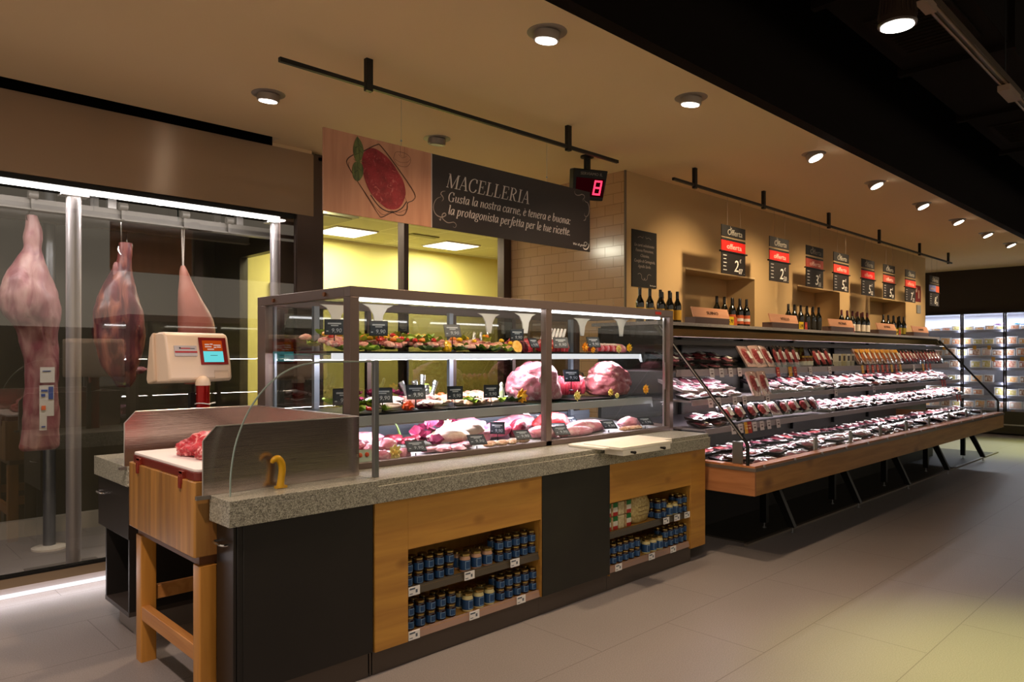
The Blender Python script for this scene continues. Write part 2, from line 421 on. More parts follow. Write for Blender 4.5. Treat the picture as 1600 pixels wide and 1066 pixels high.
def crom(pts, n=5):
    out = []
    for i in range(len(pts) - 1):
        p0 = pts[max(i - 1, 0)]; p1 = pts[i]; p2 = pts[i + 1]; p3 = pts[min(i + 2, len(pts) - 1)]
        for k in range(n):
            t = k / n
            out.append(tuple(0.5 * (2 * p1[j] + (p2[j] - p0[j]) * t + (2 * p0[j] - 5 * p1[j] + 4 * p2[j] - p3[j]) * t * t + (3 * p1[j] - p0[j] - 3 * p2[j] + p3[j]) * t ** 3) for j in range(len(p1))))
    out.append(tuple(pts[-1])); return out
def ribbon(mb, pts, wd, y, m=0):
    """flat stroke in the xz plane facing -y; wd a number or None for nib contrast"""
    n = len(pts); vs = []
    for i in range(n):
        a = pts[max(i - 1, 0)]; b = pts[min(i + 1, n - 1)]
        dx, dz = b[0] - a[0], b[1] - a[1]; L = math.hypot(dx, dz) or 1
        dx /= L; dz /= L
        ww = wd(dx, dz, i / max(1, n - 1)) if callable(wd) else wd
        vs.append((pts[i][0] - dz * ww / 2, y, pts[i][1] + dx * ww / 2)); vs.append((pts[i][0] + dz * ww / 2, y, pts[i][1] - dx * ww / 2))
    mb.add(vs, [(2 * i, 2 * i + 1, 2 * i + 3, 2 * i + 2) for i in range(n - 1)], m)
def serif(txt, x0, z0, h, width, y, mb, shear=0.24, m=0):
    tot = sum(GL[c][0] for c in txt); kx = width / (tot * h); cx = 0
    nib = lambda dx, dz, t: (t_ + (T_ - t_) * abs(dz) ** 1.6) * h * .95
    for c in txt:
        adv, st = GL[c]
        for kind, wd, pts in st:
            P = [(x0 + ((p[0] + cx) * kx + shear * p[1]) * h, z0 + p[1] * h) for p in pts]
            if kind == 'D':
                r = wd * h * .8; px, pz = P[0]
                mb.add([(px + r * math.cos(a * PI / 4), y, pz + r * math.sin(a * PI / 4)) for a in range(8)], [tuple(range(8))], m)
                continue
            if kind == 'S': P = crom(P, 5)
            ribbon(mb, P, nib if wd is None else wd * h, y, m)
        cx += adv
    return mb

# ------------------------------------------------------------------ more surface materials
def floor_mat():
    m = bpy.data.materials.new('floor'); m.use_nodes = True
    nt = m.node_tree; b = nt.nodes['Principled BSDF']; b.inputs['Roughness'].default_value = 0.42
    tc = nt.nodes.new('ShaderNodeTexCoord')
    n = nt.nodes.new('ShaderNodeTexNoise'); n.inputs['Scale'].default_value = 160; n.inputs['Detail'].default_value = 3
    nt.links.new(tc.outputs['Object'], n.inputs[0])
    r = nt.nodes.new('ShaderNodeValToRGB')
    r.color_ramp.elements[0].position = .3; r.color_ramp.elements[0].color = (*hexc('837b77'), 1)
    r.color_ramp.elements[1].position = .7; r.color_ramp.elements[1].color = (*hexc('9b9390'), 1)
    nt.links.new(n.outputs[0], r.inputs[0])
    n2 = nt.nodes.new('ShaderNodeTexNoise'); n2.inputs['Scale'].default_value = 1.3; n2.inputs['Detail'].default_value = 4
    nt.links.new(tc.outputs['Object'], n2.inputs[0])
    mr = nt.nodes.new('ShaderNodeMapRange'); mr.inputs[3].default_value = 0.90; mr.inputs[4].default_value = 1.06
    nt.links.new(n2.outputs[0], mr.inputs[0])
    mm = nt.nodes.new('ShaderNodeMix'); mm.data_type = 'RGBA'; mm.blend_type = 'MULTIPLY'; mm.inputs[0].default_value = 1
    nt.links.new(r.outputs[0], mm.inputs[6]); nt.links.new(mr.outputs[0], mm.inputs[7])
    br = nt.nodes.new('ShaderNodeTexBrick'); br.offset = 0.5
    br.inputs['Scale'].default_value = 1.0; br.inputs['Brick Width'].default_value = 1.2; br.inputs['Row Height'].default_value = 0.6
    br.inputs['Mortar Size'].default_value = 0.0025; br.inputs['Color1'].default_value = (1, 1, 1, 1); br.inputs['Color2'].default_value = (.96, .96, .96, 1)
    br.inputs['Mortar'].default_value = (.55, .52, .5, 1)
    nt.links.new(tc.outputs['Object'], br.inputs[0])
    m3 = nt.nodes.new('ShaderNodeMix'); m3.data_type = 'RGBA'; m3.blend_type = 'MULTIPLY'; m3.inputs[0].default_value = 1
    nt.links.new(mm.outputs[2], m3.inputs[6]); nt.links.new(br.outputs[0], m3.inputs[7])
    nt.links.new(m3.outputs[2], b.inputs['Base Color'])
    return m
def brick_mat(name, c1, c2, mort, bw, rh, plane='yz', rough=.25, ms=.004, bump=.3):
    m = bpy.data.materials.new(name); m.use_nodes = True
    nt = m.node_tree; b = nt.nodes['Principled BSDF']; b.inputs['Roughness'].default_value = rough
    tc = nt.nodes.new('ShaderNodeTexCoord'); sp = nt.nodes.new('ShaderNodeSeparateXYZ'); cb = nt.nodes.new('ShaderNodeCombineXYZ')
    nt.links.new(tc.outputs['Object'], sp.inputs[0])
    nt.links.new(sp.outputs[{'y': 1, 'x': 0}[plane[0]]], cb.inputs[0]); nt.links.new(sp.outputs[{'z': 2, 'y': 1}[plane[1]]], cb.inputs[1])
    br = nt.nodes.new('ShaderNodeTexBrick'); br.offset = 0.5; br.inputs['Scale'].default_value = 1
    br.inputs['Brick Width'].default_value = bw; br.inputs['Row Height'].default_value = rh; br.inputs['Mortar Size'].default_value = ms
    br.inputs['Mortar Smooth'].default_value = 0.3
    br.inputs['Color1'].default_value = (*hexc(c1), 1); br.inputs['Color2'].default_value = (*hexc(c2), 1); br.inputs['Mortar'].default_value = (*hexc(mort), 1)
    nt.links.new(cb.outputs[0], br.inputs[0]); nt.links.new(br.outputs[0], b.inputs['Base Color'])
    bp = nt.nodes.new('ShaderNodeBump'); bp.inputs['Strength'].default_value = bump; bp.inputs['Distance'].default_value = .004; bp.invert = True
    nt.links.new(br.outputs['Fac'], bp.inputs['Height']); nt.links.new(bp.outputs[0], b.inputs['Normal'])
    return m
BROWN = mat('brown_metal', '5b4d49', .35, .55)
BLACKM = mat('black_metal', '0c0b0a', .45, .3)
DARK = mat('dark_laminate', '130f0d', .5, col2='1a1512', scale=3)
GREYM = mat('grey_metal', '8f9296', .3, .8)
STEEL = mat('brushed_steel', 'c9b9b2', .13, .92, bump=.06, scale=3, stretch=(1, 1, 220))
ALU = mat('aluminium', 'b9b4b2', .3, .85)
CHROME = mat('chrome', 'd5d5d5', .12, 1.0)
WHITE = mat('white_plastic', 'e4dccf', .4)
CREAM = mat('cream_plaster', 'c8a878', .85, bump=.05, scale=40)
CEILM = mat('ceiling_paint', 'f2d3a8', .9, bump=.04, scale=20)
GLASS = glass_mat('clear_glass', (.985, .99, .985))
GLASSC = glass_mat('case_glass', (.97, .985, .98), 1.3)
GLASSD = glass_mat('cold_room_glass', (.88, .87, .84), 3.2, base=.01)
PAPER = mat('white_paper', 'e8e6e2', .7)
SLATE = mat('slate_black', '14110f', .6)
WRITE = mat('white_lettering', 'cfc4be', .7)
CHALK = mat('chalk_white', 'dcd8d2', .8)
LEDW = emis('led_white', (1, .96, .97), 9.0)

# ------------------------------------------------------------------ the setting
struct('floor', MB().box(-4, 21, -5, 9, -.1, 0), floor_mat())
mb = MB()
mb.box(-4, 2.75, 2.45, 5.49, CEIL, 3.42)
mb.box(2.75, 16.95, 2.45, 5.75, CEIL, 3.42)
struct('ceiling', mb, CEILM)
struct('trim_1', MB().box(-4, 16.95, 2.36, 2.45, CEIL + .001, 4.8), mat('dark_fascia', '120b08', .9, spec=.1))          # black fascia along the dropped ceiling
struct('ceiling_open', MB().box(-4, 21, -5, 2.36, 4.7, 4.8), mat('void_black', '060504', .95, spec=.05))
struct('trim_2', MB().box(-4, 2.75, 5.49, 5.62, 3.40, 3.46).box(-4, 2.75, 5.62, 5.64, 3.25, 3.46), mat('void_black', '060504', .95, spec=.05))
TILE = brick_mat('wall_tile', 'c49c78', 'bd9470', 'a37e5e', .2, .1, 'yz', .16)
struct('wall_tiled', MB().box(5.547, 5.75, 4.162, 5.75, 0, CEIL), TILE)
TILEX = brick_mat('wall_tile_low', 'c49c78', 'bd9470', 'a37e5e', .2, .1, 'xz', .16)
struct('wall_sill', MB().box(3.19, 5.547, 5.72, 5.85, 0, .98), TILEX)
# cream wall with three niches
mb = MB()
xs = [5.547, 6.578, 8.066, 9.2, 10.58, 11.73, 13.35, 14.4]
mb.box(5.549, 5.77, 4.157, 4.161, 0, CEIL)
for i in range(0, 8, 2):
    mb.box(max(5.77, xs[i]), xs[i + 1], 4.157, 4.62, 0, 2.47)
mb.box(5.77, 14.4, 4.157, 4.62, 2.47, CEIL)
mb.box(5.76, 14.4, 4.52, 4.621, 0, 2.47)
mb.box(14.39, 14.4, 4.63, 9, 0, CEIL)
struct('wall_right', mb, CREAM)
mb = MB()
for a, b_ in ((6.578, 8.066), (9.2, 10.58), (11.73, 13.35)): mb.box(a, b_, 4.150, 4.157, 2.455, 2.475)
struct('trim_3', mb, mat('trim_cream', 'd9bb8c', .6))
struct('trim_4', MB().tube([(5.547, 4.157, 0), (5.547, 4.157, CEIL)], .012, 6), mat('corner_bead', '7a6a58', .4, .5))
struct('wall_light_blocker', MB().box(1.0, 21, -4.7, -4.5, 0, 2.1), mat('blocker_dark', '2a2a18', .7))  # unseen wall added to darken steel reflections and ambient light on the counter fronts
struct('trim_10', MB().box(12.62, 14.38, 4.14, 4.156, 0, 1.82), mat('dark_wall_cover', '1d1812', .6))  # dark sheet added over the low wall to cover its bright lit patch
struct('wall_far', MB().box(16.93, 17.1, -1, 9, 2.43, 3.9).box(17.75, 17.85, -1, 9, 0, 2.43), mat('dark_brown_wall', '2a1d12', .8))
# prep room behind the window
YEL = mat('yellow_wall', 'e9dc80', .8)
struct('wall_prep_room', MB().box(3.05, 9.0, 8.0, 8.1, 0, 3.1).box(8.9, 9.0, 5.8, 8.0, 0, 3.1), YEL)
struct('ceiling_prep_room', MB().box(3.15, 9.0, 5.80, 8.0, 3.0, 3.05), brick_mat('ceiling_grid', 'd8d3a2', 'd3ce9a', 'f0ecc4', .6, .6, 'xy', .8, .012, .1))
bpy.data.materials['ceiling_grid'].node_tree.nodes['Brick Texture'].offset = 0
# window between shop and prep room
mb = MB()
mb.box(3.19, 3.26, 5.70, 5.80, .98, 3.28).box(4.12, 4.175, 5.70, 5.80, .98, 3.28).box(5.44, 5.547, 5.70, 5.80, .98, 3.28)
mb.box(3.19, 5.547, 5.70, 5.80, .98, 1.03).box(3.19, 5.547, 5.70, 5.80, 3.25, 3.3)
win = struct('window_1', mb, BROWN)
sub('window_glass', MB().box(3.26, 4.12, 5.745, 5.753, 1.03, 3.25).box(4.175, 5.44, 5.745, 5.753, 1.03, 3.25), GLASS, win)
# ceiling panels in the prep room
for i, (x0, x1, y0, y1, lb) in enumerate([(4.26, 4.78, 7.15, 7.64, 'square ceiling light panel in the yellow room, left of the window mullion'),
                                      (5.80, 6.34, 7.12, 7.60, 'square ceiling light panel in the yellow room, right of the window mullion'),
                                      (2.95 + .2, 3.30 + .25, 5.84, 6.32, 'ceiling light panel in the yellow room, close against the window')]):
    t = thing('ceiling_light_panel', lb, 'ceiling light', ((x0 + x1) / 2, (y0 + y1) / 2, 2.985), 'light panels in the prep room')
    part('frame', MB().box(x0 - .02, x1 + .02, y0 - .02, y1 + .02, 2.985, 3.0), WHITE, t)
    part('diffuser', MB().box(x0, x1, y0, y1, 2.979, 2.985), emis('panel_white', (1, .98, .82), 3.5), t)
    area('prep_panel', ((x0 + x1) / 2, (y0 + y1) / 2, 2.97), (0, 0, 0), .5, .45, 50, (1, .95, .74))
# air unit in the prep ceiling
solo('ceiling_vent', MB().box(3.3, 4.0, 6.3, 6.9, 2.93, 3.0).box(3.35, 3.95, 6.35, 6.85, 2.92, 2.93), mat('vent_grey', 'b3ad86', .6),
     'square air vent in the yellow prep room ceiling', 'vent')
solo('ceiling_speaker', MB().box(5.15, 5.55, 6.95, 7.05, 2.985, 3.0), mat('vent_olive', '8f8a5c', .7), 'flat olive vent panel beside the prep room light', 'vent')

# ------------------------------------------------------------------ cold room
HDR = mat('header_steel', 'a8907a', .34, .8, aniso=.9, arot=.25)
struct('wall_header', MB().box(-1.5, 3.11, 5.60, 5.64, 2.735, 3.262), HDR)
struct('trim_11', MB().box(2.752, 3.11, 5.63, 5.70, 3.24, 3.30), CEILM)
struct('trim_5', MB().box(2.96, 3.11, 5.60, 5.70, 0, 2.735).box(3.11, 3.19, 5.66, 5.78, 0, 3.28).box(2.84, 2.96, 5.66, 5.76, 0, 2.74), BROWN)
struct('trim_6', MB().box(-1.5, 2.96, 5.60, 5.66, .058, .118), mat('sill_steel', 'a08c72', .35, .7))
struct('trim_7', MB().box(-1.5, 2.96, 5.605, 5.66, .118, .136), BLACKM)
struct('baseboard_cold_room', MB().box(-1.5, 2.96, 5.598, 5.66, .0, .058), mat('skirting_pale', 'd8d0d2', .3))
win2 = struct('window_2', MB().box(-1.5, 2.96, 5.625, 5.645, 2.70, 2.735), BLACKM)
sub('window_glass', MB().box(-1.5, 2.96, 5.63, 5.638, .136, 2.735), GLASSD, win2)
struct('wall_cold_room', MB().box(-1.6, 3.1, 7.45, 7.55, 0, 2.9).box(-1.6, -1.5, 5.64, 7.5, 0, 2.9).box(3.02, 3.1, 6.85, 7.5, 0, 2.9).box(3.02, 3.1, 5.8, 6.85, 0, 1.0).box(3.02, 3.1, 5.8, 6.85, 2.5, 2.9),
       mat('cold_room_panel', '4a4434', .38, .25))
struct('ceiling_cold_room', MB().box(-1.5, 3.1, 5.64, 7.5, 2.86, 2.9), mat('cold_room_ceiling', '403a32', .6, .3))
struct('window_3', MB().box(3.05, 3.058, 5.82, 6.85, 1.0, 2.5), GLASS)
struct('baseboard_inside', MB().box(-1.5, 3.02, 7.38, 7.45, 0, .14), mat('skirting_inner', 'a79f92', .4))
# led strip over the glass
t = thing('led_strip_light', 'long white strip light glowing along the top of the meat cold room glass', 'light', (1.45, 5.70, 2.72))
part('housing', MB().box(-1.45, 2.83, 5.66, 5.76, 2.742, 2.76), ALU, t)
part('diffuser', MB().box(-1.45, 2.83, 5.655, 5.70, 2.672, 2.742), LEDW, t)
t2 = thing('plinth_glow_line', 'thin glowing white line along the floor under the meat cold room glass', 'light', (1.4, 5.58, 0))
part('glowing_strip', MB().box(-1.5, 2.95, 5.572, 5.597, 0.001, .022), emis('plinth_glow', (1, .93, .95), 1.15), t2)  # glowing strip added to give the bright line at the foot of the glass
area('plinth_glow_lamp', (1.4, 5.56, .06), (math.radians(55), 0, PI), 4.2, .02, 5, (1, .9, .92))  # added lamp that spreads the strip's glow onto the floor
# posts
for i, (x, lb) in enumerate([(1.35, 'round steel post behind the cold room glass between the two big meat legs'), (2.84, 'round steel post at the end of the cold room, right behind the display case corner')]):
    p = thing('steel_post', lb, 'post', (x, 5.74, 0), 'posts inside the cold room')
    part('tube', MB().lathe([(.047, 0), (.047, 2.655)], (x, 5.74, 0), 20), mat('post_silver', 'b4aeb0', .32, .5), p)
    part('bracket', MB().box(x - .085, x + .085, 5.69, 5.79, 2.655, 2.668), ALU, p)
p = thing('steel_post', 'round post on a wide disc foot deep inside the cold room', 'post', (1.427, 6.80, 0), 'posts inside the cold room')
part('tube', MB().lathe([(.045, .03), (.045, 2.86)], (1.427, 6.80, 0), 18), GREYM, p)
part('foot_disc', MB().lathe([(.125, 0), (.125, .015), (.06, .03)], (1.427, 6.80, 0), 28), WHITE, p)
p = thing('steel_post', 'dark square post in the back corner of the cold room', 'post', (2.75, 7.1, 0), 'posts inside the cold room')
part('tube', MB().box(2.71, 2.79, 7.16, 7.24, 0, 2.86), BROWN, p)
# hanging rails inside
for y, lb in ((6.15, 'white overhead hanging rail nearer the cold room glass'), (6.62, 'white overhead hanging rail at the back of the cold room')):
    r_ = thing('hanging_rail', lb, 'rail', (1.0, y, 2.6), 'hanging rails in the cold room')
    part('beam', MB().box(-1.45, 3.0, y - .02, y + .02, 2.60, 2.68).box(-1.45, 3.0, y - .045, y + .045, 2.595, 2.605), mat('rail_white', '9a938c', .4, .2), r_)
    for x in (.55, 1.7, 2.7):
        part('bracket', MB().box(x - .03, x + .03, y - .03, y + .03, 2.68, 2.86), ALU, r_)
drain = solo('floor_drain', MB().box(1.15, 1.62, 6.0, 6.25, .001, .006), mat('drain_dark', '5e5650', .5), 'flat rectangular drain cover in the cold room floor', 'drain')
solo('wall_sensor', MB().box(3.9, 3.98, 7.95, 8.0, 2.25, 2.42).lathe([(.03, 0), (.04, .05)], (3.94, 7.96, 2.20), 12), WHITE, 'small white sensor box on the yellow prep room wall', 'sensor')

# ------------------------------------------------------------------ multideck chiller plinth on the floor
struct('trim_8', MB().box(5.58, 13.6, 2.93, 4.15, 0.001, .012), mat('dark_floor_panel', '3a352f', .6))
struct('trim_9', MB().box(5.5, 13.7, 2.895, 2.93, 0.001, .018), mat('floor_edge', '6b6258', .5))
# dark ventilation ducts in the open ceiling
t = thing('ventilation_duct', 'long black ventilation duct in the dark open ceiling', 'duct', (9, 1.6, 3.9))
DUCT = mat('duct_black', '120b07', .9, 0, spec=.08)
part('duct_body', MB().box(3.2, 16.8, 1.25, 1.95, 3.8, 4.35), DUCT, t)
for x in (4.6, 6.2, 7.8, 9.4, 11.0, 12.6, 14.2, 15.8):
    part('flange', MB().box(x, x + .06, 1.21, 1.99, 3.76, 4.39), DUCT, t)
for x in (5.1, 8.3, 11.5):
    g = MB().box(x, x + .8, 1.35, 1.85, 3.785, 3.8)
    for k in range(12): g.box(x + .05 + k * .06, x + .07 + k * .06, 1.4, 1.8, 3.775, 3.787)
    part('grille', g, mat('grille_dark', '1a120c', .9, 0, spec=.08), t)
    # far hook hanger rods
for x in (4.0, 7.0, 10.2, 13.4):
    part('hanger', MB().tube([(x, 1.6, 4.3), (x, 1.6, 4.7)], .006, 5), BLACKM, t)

# ------------------------------------------------------------------ downlights
RING = mat('lamp_ring', '8f837a', .4, .3)
LAMPE = emis('lamp_glow', (1, .93, .84), 14)
def downlight(x, y, lb, big=True, lit=True):
    t = thing('downlight', lb, 'ceiling light', (x, y, CEIL), 'downlights in the cream ceiling')
    R = .105 if big else .095
    ring = MB().lathe([(R, -.004), (R + .004, -.002), (R + .004, 0), (R * .75, .0)], (x, y, CEIL), 32)
    part('ring', ring, RING, t)
    can = MB(); n0 = len(can.v)
    can.lathe([(.068, -.045), (.072, -.04), (.072, .0), (.05, .0)], (0, 0, 0), 28)
    M = Matrix.Translation((x, y, CEIL - .001)) @ Matrix.Rotation(math.radians(8 if big else -24), 4, 'X')
    can.xf(M)
    cp = part('lamp_can', can, RING, t)
    gl = MB().lathe([(.058, -.049), (.058, -.0455)], (0, 0, 0), 28); gl.xf(M)
    sub('lamp_face', gl, LAMPE if lit else mat('lamp_off', '6d6058', .3), cp)
for i, (x, y) in enumerate(DL_FRONT):
    downlight(x, y, ['lit round downlight in the cream ceiling, first and largest along the dark edge', 'lit round downlight, second along the dark ceiling edge',
                     'tilted downlight, third along the dark ceiling edge', 'tilted downlight, fourth along the dark ceiling edge',
                     'tilted downlight, fifth along the dark ceiling edge', 'tilted downlight, sixth along the dark ceiling edge',
                     'tilted downlight, seventh along the dark ceiling edge', 'tilted downlight, last and smallest along the dark ceiling edge'][i], i < 2)
downlight(2.23, 4.615, 'lit round downlight in front of the cold room header')
downlight(3.66, 4.615, 'unlit tilted downlight above the butcher sign', True, False)

# black hanging rails under the ceiling
def rail(x0, x1, stems, lb):
    t = thing('ceiling_rail', lb, 'rail', ((x0 + x1) / 2, 3.66, CEIL), 'black rails under the cream ceiling')
    part('bar', MB().box(x0, x1, 3.648, 3.672, 3.128, 3.152), BLACKM, t)
    for x in stems: part('stem', MB().box(x - .022, x + .022, 3.645, 3.675, 3.11, CEIL), BLACKM, t)
rail(1.83, 4.78, (2.39, 4.17), 'thin black ceiling rail above the butcher sign with two stems')
rail(5.59, 14.09, (5.95, 7.30, 8.98, 10.68, 12.40, 13.9), 'long thin black ceiling rail above the hanging price boards')

# track spot over the aisle
t = thing('track_spotlight', 'lit black ribbed track spotlight with white adaptor in the dark ceiling', 'spotlight', (3.80, 1.22, 3.22))
hd = MB().lathe([(.084, 0), (.088, .01), (.082, .03), (.062, .14), (.055, .2), (.02, .21)], (3.80, 1.22, 3.15), 28)
for k in range(22):
    a = 2 * PI * k / 22
    hd.add([(3.80 + math.cos(a) * r + s * .002 * math.sin(a), 1.22 + math.sin(a) * r - s * .002 * math.cos(a), z) for s in (-1, 1) for r, z in ((.083, 3.19), (.088, 3.19), (.068, 3.345), (.058, 3.345))],
           [(0, 1, 2, 3), (7, 6, 5, 4), (0, 4, 5, 1), (1, 5, 6, 2), (2, 6, 7, 3)])
head = part('lamp_head', hd, mat('spot_brown', '3a2a1e', .4, .3), t)
sub('lamp_face', MB().lathe([(.074, -.003), (.074, .001)], (3.80, 1.22, 3.15), 28), emis('spot_glow', (1, .97, .85), 14), head)
part('adaptor', MB().box(3.85, 4.06, 1.12, 1.17, 3.27, 3.31), mat('adaptor_beige', '8a6f5c', .5), t)
part('arm', MB().box(3.79, 3.87, 1.13, 1.19, 3.27, 3.32).box(3.79, 3.81, 1.15, 1.22, 3.27, 3.33), BLACKM, t)
t = thing('lighting_track', 'suspended lighting track running through the dark ceiling', 'track', (8, 1.145, 3.33))
part('profile', MB().box(1.5, 16.5, 1.115, 1.175, 3.31, 3.35), mat('track_bronze', '4a3826', .45, .3), t)
part('slot', MB().box(1.5, 16.5, 1.125, 1.135, 3.302, 3.31).box(1.5, 16.5, 1.155, 1.165, 3.302, 3.31), mat('track_lip', '8a7258', .4, .4), t)
for x in (2.6, 5.6, 8.6, 11.6, 14.6): part('suspension', MB().tube([(x, 1.145, 3.35), (x, 1.145, 4.7)], .004, 5), BLACKM, t)
t = thing('track_adaptor', 'small pale adaptor block on the lighting track at the frame edge', 'adaptor', (5.75, 1.145, 3.29))
part('block', MB().box(5.55, 5.85, 1.11, 1.18, 3.265, 3.302), mat('adaptor_beige', '8a6f5c', .5), t)
solo('hanging_cable', MB().tube([(3.62, 1.14, 3.30), (3.60, 1.12, 3.9), (3.60, 1.1, 4.7)], .008, 8), mat('teal_cable', '4f9a94', .5), 'pale teal cable hanging beside the lit track spotlight', 'cable')

# ================================================================== butcher counter
def granite_mat():
    m = bpy.data.materials.new('granite'); m.use_nodes = True
    nt = m.node_tree; b = nt.nodes['Principled BSDF']; b.inputs['Roughness'].default_value = 0.28
    tc = nt.nodes.new('ShaderNodeTexCoord')
    v = nt.nodes.new('ShaderNodeTexVoronoi'); v.inputs['Scale'].default_value = 230; nt.links.new(tc.outputs['Object'], v.inputs[0])
    sp = nt.nodes.new('ShaderNodeSeparateColor'); nt.links.new(v.outputs['Color'], sp.inputs[0])
    r = nt.nodes.new('ShaderNodeValToRGB'); e = r.color_ramp.elements
    r.color_ramp.interpolation = 'CONSTANT'
    e[0].position = 0; e[0].color = (*hexc('67645a'), 1); e[1].position = .16; e[1].color = (*hexc('8f8c7e'), 1)
    for p, c in ((.45, 'a3a091'), (.72, 'b9b6a6'), (.90, '7c796c')):
        q = e.new(p); q.color = (*hexc(c), 1)
    nt.links.new(sp.outputs[0], r.inputs[0]); nt.links.new(r.outputs[0], b.inputs['Base Color'])
    return m
GRAN = granite_mat()
PINE = wood_mat('pine_panel', 'ae7b36', 'c4903f', knots=4.5, axis='x', scale=.7, kcol='6e4018')
PINEV = wood_mat('pine_edge', 'a87a30', 'bd8c3c', axis='z', scale=.8)
BLOCKW = wood_mat('block_wood', '98662f', 'b27f3c', axis='z', scale=.8, plank=(1.0, 26, .01), rough=.4)
LEGW = wood_mat('leg_wood', 'b0772f', 'c4883a', axis='z', scale=.9, rough=.4)
STRW = wood_mat('stretcher_wood', 'b0743a', 'c4884a', axis='y', scale=.9, rough=.4)
KICK = mat('kick_metal', '5a514a', .35, .6)

w_ = MB()
w_.prism([(1.26, 2.958), (5.03, 2.958), (5.03, 4.62), (2.03, 4.62), (2.03, 3.165), (1.26, 3.165)], .839, .922, 'z')
w_.prism([(1.26, 2.958), (1.988, 2.958), (1.988, 3.165), (1.26, 3.165)], .922, .95, 'z')
w_.box(1.992, 5.03, 2.973, 4.62, .922, .95)
solo('granite_worktop', w_, GRAN, 'long speckled granite worktop under the glass meat case', 'worktop', bevel=.002)
solo('granite_worktop', MB().box(1.26, 2.03, 4.28, 4.897, .839, .95), GRAN, 'short speckled granite worktop behind the chopping block, under the scale', 'worktop', bevel=.002)

def opening_panel(x0, x1, ox0, ox1, oz0, oz1, z0, z1, y0, y1, mb):
    mb.box(x0, ox0, y0, y1, z0, z1)
    if x1 > ox1 + .001: mb.box(ox1, x1, y0, y1, z0, z1)
    mb.box(ox0, ox1, y0, y1, oz1, z1)
    if oz0 > z0: mb.box(ox0, ox1, y0, y1, z0, oz0)
    return mb
# dark end cabinet
t = thing('dark_cabinet', 'near-black end cabinet under the granite beside the butcher block', 'cabinet', (1.63, 3.2, 0), 'counter cabinets')
part('body', MB().box(1.305, 1.972, 2.985, 3.165, .12, .839).box(1.33, 1.972, 2.981, 2.985, .12, .835), DARK, t, bevel=.002)
part('side_door', MB().box(1.29, 1.304, 2.99, 3.16, .13, .83), mat('dark_door', '241e1b', .35, .2), t, bevel=.002)
def bow_handle(x, y0, y1, z):
    pts = [(x, y0, z), (x - .03, y0 + .006, z), (x - .036, (y0 + y1) / 2, z), (x - .03, y1 - .006, z), (x, y1, z)]
    return MB().tube(crom(pts, 4), .0055, 8)
part('handle', bow_handle(1.292, 3.02, 3.13, .755), CHROME, t, 'bright bow handle')
part('kick_plate', MB().box(1.34, 1.956, 3.0, 3.16, 0, .12).box(1.962, 1.972, 2.998, 3.0, .0, .12), KICK, t)
# pine display cabinets
def shelf_strip(x0, x1, y, z0, z1, mb): mb.add([(x0, y, z0), (x1, y, z0), (x1, y + .012, z1), (x0, y + .012, z1), (x0, y + .004, z0), (x1, y + .004, z0), (x1, y + .016, z1), (x0, y + .016, z1)], [(0, 1, 2, 3), (7, 6, 5, 4), (3, 2, 6, 7), (0, 4, 5, 1), (1, 5, 6, 2), (0, 3, 7, 4)]); return mb
def pine_cab(x0, x1, ox0, ox1, ztop, zbot, lb, tags_up, tags_lo):
    t = thing('pine_display_cabinet', lb, 'cabinet', ((x0 + x1) / 2, 3.2, 0), 'counter cabinets')
    part('front_panel', opening_panel(x0, x1, ox0, ox1, zbot, ztop, zbot, .839, 2.975, 2.997, MB()), PINE, t, bevel=.0015)
    b = MB().box(x0 + .002, ox0, 2.998, 3.46, .115, .838).box(ox1, x1 - .002, 2.998, 3.46, .115, .838).box(ox0, ox1, 3.42, 3.46, .115, .838).box(ox0, ox1, 2.998, 3.42, ztop + .002, .838)
    part('carcass', b, PINEV, t)
    part('bottom_board', MB().box(ox0, ox1, 2.990, 3.42, .115, .150), PINEV, t)
    part('shelf_board', MB().box(ox0, ox1, 2.995, 3.42, .352, .372), PINEV, t)
    part('price_rail', shelf_strip(ox0 + .004, ox1 - .004, 2.981, .118, .158, MB()), mat('rail_pink', '94786a', .3), t)
    part('price_rail', shelf_strip(ox0 + .004, ox1 - .004, 2.986, .340, .382, MB()), mat('rail_smoke', '4c4438', .3, .2), t)
    part('kick_plate', MB().box(x0, x1 - (.17 if x1 > 4 else 0), 3.0, 3.5, 0, .115), KICK, t)
    for z, tags in ((.349, tags_up), (.126, tags_lo)):
        for x in tags:
            tb = MB().box(x - .035, x + .035, 2.976, 2.98, z - .008, z + .036)
            tg = solo('price_tag', tb.box(x - .03, x + .005, 2.9755, 2.976, z + .022, z + .030, 1).box(x - .03, x - .01, 2.9755, 2.976, z, z + .004, 1).box(x + .008, x + .02, 2.9755, 2.976, z + .004, z + .02, 1),
                      [PAPER, mat('tag_ink', '5b6470', .7)], 'TAG', 'price tag', 'white price tags on the cabinet shelf edges')
            tg['label'] = 'white price tag, ' + ('upper' if z > .2 else 'lower') + ' shelf edge of ' + ('nearer' if x < 3.4 else 'farther') + ' pine cabinet, ' + POSN[len(tags)][tags.index(x)]
    return t
POSN = {1: ['the only one'], 2: ['first from the corner with the block', 'second from the block'], 3: ['closest to the butcher block', 'in the middle', 'farthest from the block']}
pine_cab(1.98, 3.151, 2.176, 3.146, .578, .116, 'pine display cabinet full of blue-labelled jars, nearer the butcher block', (2.215, 2.585, 2.93), (2.215, 2.62, 2.98))
pine_cab(3.80, 4.985, 3.803, 4.78, .58, .10, 'pine display cabinet with jars and packets at the far end of the counter', (4.46, 4.60, 4.735), (3.90, 4.28, 4.55))
t = thing('dark_cabinet', 'near-black flat cabinet panel between the two pine display cabinets', 'cabinet', (3.475, 3.2, 0), 'counter cabinets')
